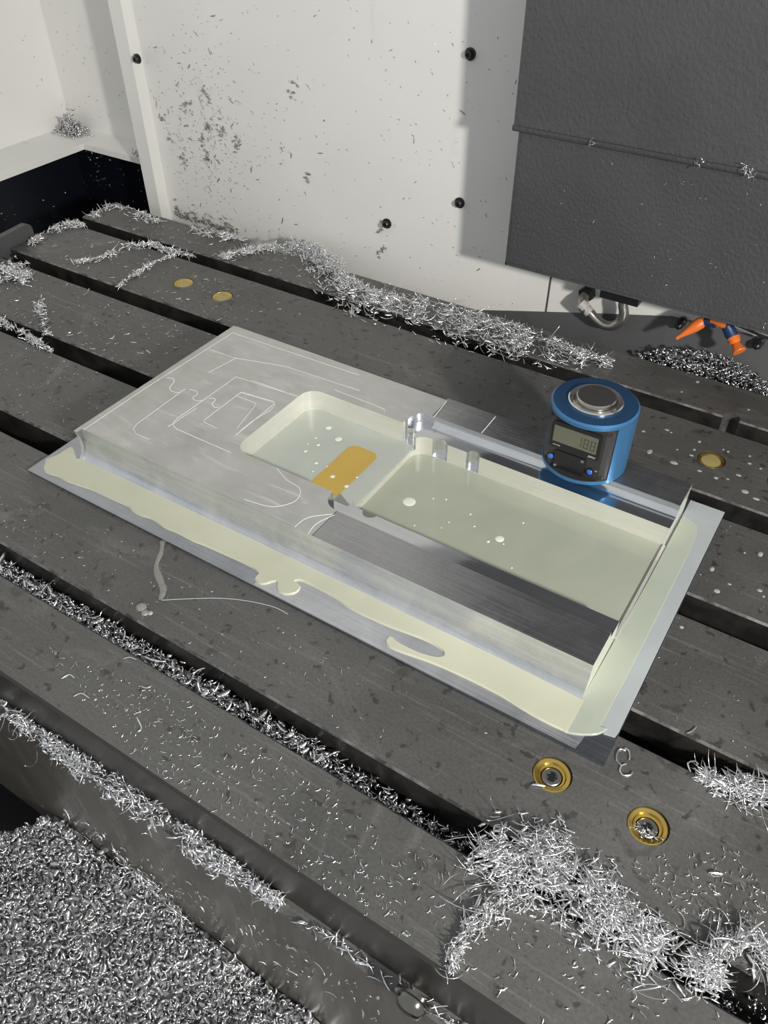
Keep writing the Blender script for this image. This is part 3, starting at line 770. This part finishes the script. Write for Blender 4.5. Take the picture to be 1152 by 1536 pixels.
MB().lathe([(3.4,-2),(4.2,-1.4),(4.2,3.2),(3.6,3.8),(3.9,4.4),(3.9,8.0),(3.3,8.4)], tuple(c0), tuple(ax), 16).build('fitting', M_PIPE2, pipe, po)
bx0 = [(166.5,36.7),(193.3,33.3),(164.2,41.0)]
box_ = thing('black_bracket', 'flat black plastic block under the bottom edge of grey cover', 'bracket', (bx0[0][0]+10, 215, 40))
bo = (bx0[0][0]+10, 215, 40)
MB().box(bx0[0][0], bx0[1][0], 204, 217, bx0[1][1]+4, 50.1).build('block', M_BLACK, box_, bo)
MB().lathe([(3.0, 0), (3.0, 3.2), (2.0, 3.6)], (J[-1][0], 216, bx0[1][1]+.8), (0,0,1), 14).build('socket', M_BLACKOX, box_, bo)
nz = [(222.9,22.0),(233.5,33.3),(235.5,35.3),(242.1,36.8),(248.7,37.8),(252.6,33.2),(255.7,29.7),(263.4,23.8),(244.8,39.6)]
hose = thing('coolant_hose', 'orange and blue jointed coolant nozzles hanging below the grey cover', 'coolant nozzle', (nz[8][0], 222, 44))
ho = (nz[8][0], 222, 44)
def P3(i, y=214): return (nz[i][0], y, nz[i][1])
def seg3(name, a, b, r0, r1, m, lab):
    a, b = Vector(a), Vector(b); d = b-a; L = d.length
    o = MB().lathe([(r0*.7, 0), (r0, L*.12), (r0*.95, L*.35), (r1, L*.85), (r1*.85, L)], tuple(a), tuple(d), 16).build(name, m, hose, ho); o['label'] = lab
seg3('nozzle', P3(2), P3(0, 206), 4.0, 1.4, M_ORANGE, 'orange tapered nozzle pointing left')
seg3('joint', (nz[3][0]+2, 214, nz[3][1]), P3(2), 4.0, 3.4, M_BLUEP, 'blue ball joint')
seg3('joint', (nz[8][0]-5.5, 214, nz[8][1]+.2), (nz[8][0]+5.5, 213, nz[8][1]-1.0), 4.6, 4.6, M_ORANGE, 'orange tee joint')
seg3('joint', P3(4), P3(6), 3.8, 4.2, M_BLUEP, 'blue ball joint')
n0, n1 = Vector(P3(6)), Vector(P3(7, 208))
o = MB().lathe([(3.0,0),(4.2,1.0),(3.6,4.0),(2.4,(n1-n0).length*.45),(4.3,(n1-n0).length*.95),(4.0,(n1-n0).length)], tuple(n0), tuple(n1-n0), 18).build('nozzle', M_ORANGE, hose, ho); o['label'] = 'orange flared nozzle pointing down right'
MB().tube([(nz[8][0]+1, 215, nz[8][1]), (nz[8][0]+1, 222, nz[8][1]+5), (nz[8][0]+1, 228, 50)], 3.2, 12).build('stem', M_BLUEP, hose, ho)
for (x, z), lab in zip([(217.8,17.9),(270.3,18.8)], ('black ball nozzle on the grey sheet left of the orange nozzles', 'black ball nozzle on grey sheet right of orange nozzles')):
    bn = thing('ball_nozzle', lab, 'nozzle', (x, 236, z))
    MB().lathe([(1.4,-3.4),(2.5,-2.2),(2.9,-.6),(2.8,1.0),(2.0,2.4),(1.2,3.0),(1.0,2.2),(0,2.0)], (x, 232, z), (-.25,-.9,-.35), 18).build('ball', M_BLACK, bn, (x, 236, z))
    MB().lathe([(3.2,0),(3.2,3.2),(2.2,4.2)], (x+.3, 238.4, z+.6), (0,-1,0), 16).build('mount', M_BLACK, bn, (x, 236, z))
cb = [(249.3,36.1),(259.6,34.4),(270.8,32.4),(281.5,31.4)]
tag(MB().tube([(x, 220, z) for x, z in cb], .9, 8).build('black_cable', M_BLACK, None, (cb[0][0], 220, cb[0][1])), 'thin black cable running right from the orange nozzles', 'cable')

# ------------------------------------------------------------------ swarf heaps (each a mass nobody could count)
def heap(name, label, path, n, width, height, protos, m=M_CHIP, zb=0.0, **kw):
    p, ya = along(path, n, width, height); p[:, 2] += zb + .4
    loose = rng.uniform(0, 1, len(p)) < .35
    ya = np.where(loose, rng.uniform(0, 6.28, len(p)), ya + np.pi*(rng.uniform(0, 1, len(p)) < .5))
    c = (float(np.mean(p[:,0])), float(np.mean(p[:,1])), zb)
    if kw.get('parent') is not None: c = tuple(kw['parent'].location / MM)
    return chips(name, p, protos, m, c, label, 'swarf', yaw=ya, **kw)
MIXN = P_NEEDLE + P_THREAD[:1]
WN = [.2,.2,.17,.18,.08,.12,.05]
h_rear = heap('swarf_heap', 'long heap of bright aluminium needles along the rear slot behind the workpiece',
     [(-146.6,170.5),(-133.4,194.0),(-114.1,215.4),(-88.5,219.2),(-52.8,197.9),(-26.4,174.0),(6.4,166.9),(49.0,174.5),(94.9,172.6),(135.2,176.5),(164.3,179.3),(188.3,186.3)],
     3000, [4,5,8,13,16,18,18,20,22,20,14,5], [4,5,7,10,13,14,14,15,16,15,12,5], MIXN, tilt=.42, smin=.6, smax=1.2, weights=WN, rollmax=.9)
h_front = heap('swarf_heap', 'tangled heap of bright needle chips across the front slot in the lower right',
     [(268.4,-171.8),(281.4,-159.1),(300.9,-154.1),(313.7,-160.1),(324.7,-162.6),(341.7,-163.3),(358.9,-159.8)],
     2300, [7,14,16,13,11,9,6], [4,9,10,9,8,7,4], MIXN + P_THREAD, tilt=.40, smin=.45, smax=1.05, weights=[.2,.2,.17,.17,.06,.10,.02,.03,.02,.03], rollmax=.9)
heap('swarf_heap', 'trail of needle chips running down from tangled front heap toward the dome bolt',
     [(290.4,-166.5),(283.3,-179.4),(279.5,-192.6),(279.1,-200.6),(281.2,-209.2)], 330, [10,7,5,2.5,1.2], [6,5,4,3,2], MIXN, tilt=.5, smin=.4, smax=.9, weights=WN)
heap('swarf_heap', 'wispy needle chips caught in the front slot at the right picture edge',
     [(353.3,-155.9),(360.7,-141.0),(371.1,-144.6),(377.5,-150.4)], 170, [4,5,6,6], [4,6,6,5], MIXN, tilt=.4, weights=WN)
heap('swarf_heap', 'stringy needle chips at the slot edge right of the brass inserts',
     [(331.2,-88.5),(340.4,-87.9),(349.2,-86.4),(358.8,-83.0)], 330, [2,5,7,8], [2,4,5,5], MIXN + P_THREAD[1:], tilt=.5, weights=[.15,.2,.15,.15,.1,.1,.05,.05,.05])
heap('long_threads', None, [(263.3,-178.0),(281.0,-163.8),(303.8,-160.9),(326.6,-167.8),(346.8,-165.0),(364.9,-148.5)], 46, [22,24,22,18,14,12], [6,9,9,7,6,6], P_THREAD, parent=h_front, tilt=.3, smin=.7, smax=1.3)
heap('long_threads', None, [(-114.1,215.4),(-26.4,174.0),(49.0,174.5),(135.2,176.5),(182.5,182.7)], 50, [16,22,24,24,12], [10,14,17,18,10], P_THREAD, parent=h_rear, tilt=.5, smin=.7, smax=1.3)
# chips that fill the front slot
p = np.stack([rng.uniform(-60, 262, 3900), -160 + rng.uniform(-7, 5.5, 3900), rng.uniform(-16, -8, 3900)], -1)
p[:, 2] -= (p[:, 1]+160)*.35 + np.maximum(0, p[:, 0]-190)*.06
p = p[(p[:, 0] < 195) | (rng.uniform(0, 1, len(p)) < .55)]
chips('slot_chips', p, P_CURL + P_NEEDLE[:4], M_CHIP2, (70,-160,-12), 'packed grey curled chips filling the frontmost table slot', 'swarf', smooth=False, tilt=.8, smin=.6, smax=1.15)
fl_me = []
for pv, pf in P_FLAKE:
    me = bpy.data.meshes.new('broad_flake'); me.from_pydata((pv*MM).tolist(), [], pf.tolist()); me.update(); me.materials.append(M_CHIP); me.shade_smooth(); fl_me.append(me)
for k in range(64):                       # broad flakes on top of the packed chips, each a chip of its own
    fx_ = -48 + 246*(k + rng.uniform(-.3, .3))/64
    o = bpy.data.objects.new('broad_flake', fl_me[k % 3]); COL.objects.link(o)
    o.location = Vector((fx_, -161.5 + rng.uniform(-4.2, 3.5), rng.uniform(-8.8, -6.2) - max(0, fx_-190)*.05))*MM
    o.rotation_euler = (rng.uniform(-.7, .7), rng.normal(0, .35), rng.uniform(0, 6.28)); sc_ = rng.uniform(.5, 1.0); o.scale = (sc_, sc_, sc_)
    tag(o, 'broad bright flake lying on the packed chips in the frontmost table slot', 'chip', 'broad flakes in the frontmost slot')
p = np.stack([rng.uniform(300, 420, 700), -160 + rng.uniform(-7, 7, 700), rng.uniform(-20, -12, 700)], -1)
chips('slot_chips', p, P_BIT + P_CURL[:2], M_CHIP2, (360,-160,-16), 'fine chips in the frontmost slot below the tangled heap at lower right', 'swarf', tilt=.8, smin=.4, smax=.8)
# front ledge
path = [(33.3,-213.8),(64.0,-211.3),(90.4,-212.2),(116.0,-210.3),(139.4,-209.2),(161.4,-208.0),(186.8,-207.6),(207.4,-207.3)]
path = [(x, -211.0) for x, y in path]
h_ledge = heap('ledge_swarf', 'string of tangled bright chips along the front ledge of the table', path, 1700, [4,3,5,7,6,5,2], [8,8,9,14,12,10,4], MIXN + P_CURL[:3], zb=-34, tilt=.6, smin=.45, smax=1.0, weights=[.15,.15,.12,.13,.05,.1,.05,.1,.1,.05])
heap('long_threads', None, [(20,-212),(120,-211),(220,-211)], 40, [8,9,7], [10,12,8], P_THREAD, parent=h_ledge, zb=-34, tilt=.4, smin=.6, smax=1.2)
heap('ledge_swarf', 'sparse chips along front ledge right of the long chip string', [(190,-211),(230,-211),(300,-211)], 90, [2,2,2], [3,3,4], P_NEEDLE + P_BIT, zb=-34, tilt=.5)
# chips stuck on the front face
q = in_poly([(20,-140),(60,-110),(120,-90),(200,-60),(260,-45),(260,-80),(180,-140),(60,-150)], 170)
FB = np.array([[1,0,0],[0,0,-1],[0,1,0]])
chips('face_chips', np.stack([q[:,0], np.full(170,-214.0), q[:,1]], -1), P_NEEDLE[:4]+P_BIT*2, M_CHIP, (150,-214,-100), 'scattered small chips stuck on the front face of the table', 'chips', tilt=.15, smin=.5, smax=1.1, base=FB, rollmax=.5)
tt = rng.uniform(0, 1, 150)
chips('face_swarf', np.stack([95+45*tt+rng.normal(0,3,150), np.full(150,-215.0)-rng.uniform(0,3,150), -112-26*tt+rng.normal(0,5,150)], -1), P_NEEDLE[:5], M_CHIP, (117,-215,-125), 'small clump of chips stuck low on the front face above the big pile', 'swarf', tilt=.4, smin=.6, smax=1.1, base=FB)

# the big pile lower left
def pile_z(x, y):
    return -139 - 3.0*np.maximum(0, (x-36)*-.795 + (y+213.5)*.606) - .10*np.maximum(0, x-60) - .16*(-214-y) + 2.5*np.sin(x*.11)*np.cos(y*.13)
gx = np.linspace(-140, 330, 60); gy = np.linspace(-480, -214, 40)
G = MB(); vs_ = [(x, y, float(pile_z(x, y))) for y in gy for x in gx]
nx = len(gx); fs = [(j*nx+i, j*nx+i+1, (j+1)*nx+i+1, (j+1)*nx+i) for j in range(len(gy)-1) for i in range(nx-1)]
G.add(vs_, fs)
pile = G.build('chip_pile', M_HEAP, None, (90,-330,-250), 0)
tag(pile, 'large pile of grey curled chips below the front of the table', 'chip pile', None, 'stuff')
q = rng.uniform([-70,-330],[290,-215],(14500,2))
z = pile_z(q[:,0], q[:,1]) + rng.uniform(.2, 3.4, len(q))
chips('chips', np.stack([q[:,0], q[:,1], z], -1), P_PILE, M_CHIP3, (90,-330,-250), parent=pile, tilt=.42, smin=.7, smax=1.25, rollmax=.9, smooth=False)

# rear heap on the grey sheet
q = in_poly([(193.0,-11.7),(208.9,-1.6),(241.6,8.5),(264.4,7.1),(279.6,0.3),(298.1,-10.2),(302.0,-22.4),(249.9,-22.3)], 1300)
yy = 224 + rng.uniform(-7, 6, len(q))
chips('swarf_heap', np.stack([q[:,0], yy, q[:,1]-(yy-224)*.75], -1), P_CURL+P_NEEDLE[:2], M_CHIP2, (235,224,0), 'grey chip heap behind the table below the orange nozzles', 'swarf', tilt=.6, smin=.7, smax=1.3)
# corner heap on the sill
q = rng.normal(0, 1, (420,3)); 
chips('swarf_heap', np.stack([-425+q[:,0]*8, 265+q[:,1]*6, 29+np.abs(q[:,2])*9*np.exp(-(q[:,0]**2+q[:,1]**2)*.3)], -1), P_CURL, M_CHIP2, (-425,265,29), 'clump of chips piled in the corner of white sill at upper left', 'swarf', tilt=.8, smin=.7, smax=1.3)
q = rng.normal(0, 1, (40,3))
chips('swarf_heap', np.stack([-318+q[:,0]*5, 255+q[:,1]*3, 29+np.abs(q[:,2])*3], -1), P_CURL, M_CHIP2, (-318,255,29), 'few chips on white sill beside the panel flange', 'swarf', tilt=.8, smin=.6, smax=1.1)
# left ends of the strips
heap('swarf_heap', 'dense chips over the left end of the third table strip at picture edge', [(-292.8,46.5),(-264.6,50.4),(-260.4,66.9)], 520, [26,22,6], [6,5,2], P_NEEDLE+P_CURL[:2], tilt=.6)
heap('swarf_heap', 'thin line of chips lying along the slot at the left picture edge', [(-224.1,-0.3),(-199.4,-2.0),(-174.0,-4.9),(-151.1,-7.6)], 190, [4,3.5,3,2], [4,4,3,2], P_NEEDLE+P_CURL[:2], tilt=.6)
heap('swarf_heap', 'short upright wisp of chips on third strip near left picture edge', [(-216.5,34.9),(-192.0,20.0),(-170.2,5.1)], 110, [4,3,3], [5,4,3], P_NEEDLE, tilt=.6)
heap('swarf_heap', 'chips over the left corner of the second strip', [(-305.7,100.9),(-310.9,123.5),(-308.9,148.3),(-294.9,153.7)], 260, [4,5,7,4], [3,3,4,3], P_NEEDLE, tilt=.5)
heap('swarf_heap', 'arched string of chips across second strip from the slot to rear slot', [(-246.8,95.5),(-232.7,113.3),(-230.8,141.9),(-213.2,156.1),(-188.5,156.2),(-170.6,159.9)], 280, [2,2.5,3.5,3.5,3.5,2], [2,3,4,4,3,2], P_NEEDLE, tilt=.4)
heap('swarf_heap', 'diagonal string of chips on second strip left of the brass inserts', [(-182.4,86.0),(-187.1,110.3),(-187.9,134.1),(-184.9,152.4)], 130, [2,2.5,2,2], [2,3,2,2], P_NEEDLE, tilt=.4)
heap('swarf_heap', 'chips on the rear strip end in front of the navy opening', [(-305.7,173.1),(-310.1,197.8),(-282.3,200.5),(-243.0,195.0)], 180, [4,5,8,5], [3,3,2,2], P_NEEDLE, tilt=.4)
heap('swarf_heap', 'loose chips on rear strip left of the long rear heap', [(-207.5,200.3),(-177.9,202.3),(-151.9,207.4)], 150, [5,7,6], [2,3,3], P_NEEDLE, tilt=.4)
# seam chips on the cover
for pts, n, lab in (([(148.3,140.9),(152.2,140.0)], 8, 'few bright chips on the cover seam at its left part'), ([(209.8,141.4),(222.8,141.0)], 12, 'curled chips on the cover seam left of the tuft'), ([(235.7,142.7),(244.6,140.1)], 40, 'tuft of bright chips on the cover seam near right picture edge')):
    a = np.array(pts[0]); b = np.array(pts[1]); t = rng.uniform(0, 1, n)
    chips('seam_chips', np.stack([a[0]+(b-a)[0]*t, np.full(n, CY-5.5)-rng.uniform(0,2,n), a[1]+(b-a)[1]*t+rng.normal(0,1.4,n)], -1), P_NEEDLE+P_BIT, M_CHIP, (float(a[0]), CY-5, float(a[1])), lab, 'chips', tilt=.6, smin=.3, smax=.65, base=FB)
# chips stuck on the cover and the panel
n = 70
chips('cover_chips', np.stack([rng.uniform(110,300,n), np.full(n,CY-.3), rng.uniform(53,130,n)], -1), P_BIT, M_CHIP, (200,CY,90), 'tiny chips stuck on the lower part of grey cover', 'chips', tilt=.1, smin=.4, smax=.9, base=FB, rollmax=.4)
def panel_pts(n, spread):
    x = np.concatenate([rng.normal(-215, 32, n//2), rng.uniform(-270, 90, n - n//2)]); z = np.concatenate([rng.normal(70, 38, n//2), rng.uniform(-10, 290, n - n//2)])
    k = (x > -273) & (x < 100) & (z > -16); return np.stack([x[k], np.full(k.sum(), PY-.25), z[k]], -1)
pchips = chips('panel_chips', panel_pts(900, 0), P_BIT*3+P_NEEDLE[:1], M_CHIPSTUCK, (-90,PY,120), 'dark wet chips stuck all over the white back panel', 'chips', tilt=.1, smin=.45, smax=1.0, base=FB, rollmax=.4)
chips('glinting_chips', panel_pts(90, 0), P_BIT, M_CHIP, (-90,PY,120), parent=pchips, tilt=.2, smin=.5, smax=1.1, base=FB, rollmax=.5)
cl = []
for (x, z), n in zip([(-229.7,89.6),(-206.2,104.5),(-207.9,76.9),(-194.5,76.3),(-179.6,68.0),(-218.1,64.2),(-246.8,41.9),(-215.4,50.5),(-261.8,73.7),(-256.2,60.5),(-129.0,71.5),(-106.5,54.2),(-31.2,8.9),(-32.4,25.7),(-113.8,121.5)], (10,9,9,12,14,9,10,10,6,5,6,7,8,7,5)):
    cl += [(x+rng.normal(0,2.2), PY-.6-rng.uniform(0,1.2), z+rng.normal(0,4.0)) for _ in range(n)]
chips('panel_clumps', cl, P_CURL, M_CHIPSTUCK, (-200,PY,100), 'larger grey chip clumps stuck on the left part of back panel', 'chips', tilt=.25, smin=.5, smax=.95, base=FB)
xs = rng.uniform(-268,-190,420)
chips('panel_clumps', np.stack([xs, PY-rng.uniform(.3,2.5,420), -14+np.abs(rng.normal(0,4.5,420))*(1+.5*np.sin(xs*.3))], -1), P_BIT+P_CURL[:2], M_CHIPSTUCK, (-230,PY,-14), 'grey band of fine chips along the bottom of back panel', 'chips', tilt=.4, smin=.4, smax=.8, base=FB)
chips('panel_chips', np.stack([rng.uniform(-445,-445+50,60)*0-446.6, rng.uniform(-20,270,60), rng.uniform(40,170,60)], -1), P_BIT, M_CHIPSTUCK, (-446,120,100), 'sparse dark chips stuck on the white left wall', 'chips', tilt=.1, smin=.5, smax=1.1, base=np.array([[0,0,1],[0,1,0],[-1,0,0]]), rollmax=.4)
chips('panel_chips', np.stack([rng.uniform(-440,-320,60), np.full(60,280.7), rng.uniform(35,170,60)], -1), P_BIT, M_CHIPSTUCK, (-380,281,100), 'sparse dark chips stuck on the white rear wall left of the panel', 'chips', tilt=.1, smin=.5, smax=1.1, base=FB, rollmax=.4)
q = np.concatenate([np.stack([rng.normal(-415,12,60), np.full(60,276.6), rng.uniform(-30,15,60)],-1), np.stack([rng.uniform(-440,-300,60), np.full(60,276.6), rng.uniform(-70,10,60)],-1)])
chips('dark_wall_chips', q, P_BIT+P_CURL[:1], M_CHIP2, (-400,276,-20), 'glinting chips stuck on the dark rear sheet below the sill', 'chips', tilt=.2, smin=.4, smax=.9, base=FB)
chips('dark_wall_chips', np.stack([np.full(70,-442.5), rng.uniform(90,260,70), rng.uniform(-80,0,70)], -1), P_BIT+P_CURL[:2], M_CHIP2, (-442,180,-40), 'glinting chips stuck on the dark left sheet below the sill', 'chips', tilt=.2, smin=.5, smax=1.0, base=np.array([[0,0,1],[0,1,0],[-1,0,0]]))

# fine scattered bits on each strip
def scatter(poly, n, label, protos=P_BIT, smin=.35, smax=.85, m=M_CHIP, z=.2):
    q = in_poly(poly, n); y = q[:,1]
    ok = np.ones(n, bool)
    for yc in (160,80,0,-80,-160): ok &= np.abs(y-yc) > 9
    ok &= ~((q[:,0] > -58) & (q[:,0] < 297.5) & (y > -106.5) & (y < 76))
    q = q[ok]; c = (float(q[:,0].mean()), float(q[:,1].mean()), 0)
    return chips('loose_chips', np.stack([q[:,0], q[:,1], np.full(len(q), z)], -1), protos, m, c, label, 'chips', tilt=.12, smin=smin, smax=smax, rollmax=.6)
scatter([(-309.2,86.2),(-288.4,149.3),(-31.8,133.0),(-69.9,85.5)], 260, 'fine chips strewn over the second strip from the back', P_BIT+P_NEEDLE[:1])
scatter([(-310,168),(-310,205),(60,205),(60,168)], 260, 'fine chips strewn over the rearmost strip', P_BIT+P_NEEDLE[:1])
scatter([(-303.9,68.4),(-270.4,82.1),(-70.8,79.1),(-70.7,1.1),(-228.3,9.0)], 300, 'fine chips strewn over the third strip at left', P_BIT+P_NEEDLE[:1])
scatter([(-203.7,-10.4),(-70.6,-8.3),(-67.9,-67.5),(-126.7,-70.9)], 90, 'few fine chips on the fourth strip at left')
scatter([(-60,-115),(-60,-150),(200,-150),(260,-115)], 110, 'small curled bits on the strip right in front of the workpiece', smin=.5, smax=.9)
scatter([(45.1,-187.0),(136.6,-172.6),(229.0,-175.3),(265.9,-206.4),(226.4,-207.2),(130.8,-206.9)], 420, 'many small curled bits on the front strip', smin=.5, smax=1.1)
scatter([(317.9,-137.4),(350.4,-110.7),(365.7,-121.5),(370.1,-140.2),(336.0,-145.9)], 150, 'small curled bits between brass inserts and the tangled heap', smin=.5, smax=1.1)
scatter([(230,-205),(330,-205),(400,-170),(300,-170),(240,-175)], 160, 'small curled bits on the front strip below the tangled heap', smin=.5, smax=1.2)
scatter([(-100,90),(250,90),(250,150),(-100,150)], 170, 'tiny glints on the strip behind the workpiece', smin=.25, smax=.5)
scatter([(297,-70),(420,-70),(420,70),(297,70)], 120, 'tiny bits on the strips right of the workpiece', smin=.3, smax=.6)

# single loose chips one can point at
def single(path3, r, label, m=M_CHIP, group=None):
    o = MB().tube(path3, [r*.4] + [r]*(len(path3)-2) + [r*.4], 6)
    tag(o.build('curled_chip', m, None, path3[0]), label, 'chip', group)
for pts, lab in (([(301.4,-93.7),(299.1,-94.5),(299.1,-97.7),(300.3,-100.2),(302.4,-101.1)], 'upper of two open ring chips beside the front corner of the workpiece'),
                 ([(300.7,-92.7),(302.6,-93.0),(303.9,-95.1),(304.3,-97.0)], 'short curved chip closing the ring beside the workpiece corner'),
                 ([(304.0,-99.3),(302.5,-101.4),(302.9,-104.0),(304.7,-104.9),(307.1,-103.1),(307.2,-101.2)], 'lower open ring chip beside the front corner of the workpiece'),
                 ([(323.1,-66.5),(322.1,-69.8)]+[(320.5,-72.0)], 'short chip on the slot edge right of the workpiece corner'),
                 ([(327.3,-88.9),(325.2,-85.6),(327.3,-83.2),(329.1,-83.8)], 'hooked chip standing on the slot edge left of stringy chips')):
    single([(x, y, .5) for x, y in smooth_path(pts, 4)], .34, lab)
FLAT = (([(89.3,-172.2),(91.4,-170.0),(95.1,-169.4)], 'pale curved chip lying nearest the front slot on front strip'),
        ([(73.9,-195.1),(75.2,-191.7),(79.0,-191.9)], 'leftmost flat curved chip on the front strip'),
        ([(85.9,-198.9),(87.6,-195.8),(93.0,-195.7)], 'flat curved chip near the left part of the table front edge'),
        ([(117.3,-191.5),(122.9,-194.2),(122.8,-196.6)], 'upright bent chip in the middle of the strewn front strip'),
        ([(111.1,-175.8),(110.1,-178.2),(107.5,-178.9)], 'small arched chip between front slot and bent upright chip'),
        ([(123.0,-162.7),(122.8,-158.9),(124.8,-155.9)], 'rightmost flat curved chip on front strip beside the front slot'))
for pts, lab in FLAT: single([(x, y, .4) for x, y in smooth_path(pts, 3)], .35, lab, M_CHIP, 'flat curved chips on the front strip')
for (x, y), lab in zip([(277.0,-127.8),(347.2,-124.9),(277.8,-189.6)], ('short bright chip touching the left brass insert', 'bright chip among bits below the right brass insert', 'pale flat chip beside the trail of needle chips')):
    single([(x-2, y-1, .5), (x, y, .9), (x+2.5, y+1.2, .5)], .6, lab)
for (x, y), lab in zip([(318.0,-124.2),(322.5,-123.3)], ('wet chips piled on lower left rim of right brass insert', 'wet chips piled on lower rim of the right brass insert')):
    q = rng.normal(0, 1.6, (28,3)); chips('rim_chips', np.stack([x+q[:,0], y+q[:,1]*.6, .4+np.abs(q[:,2])*.3], -1), P_BIT, M_CHIP, (x,y,0), lab, 'chips', smin=.5, smax=.9)
# notch in the rear slot
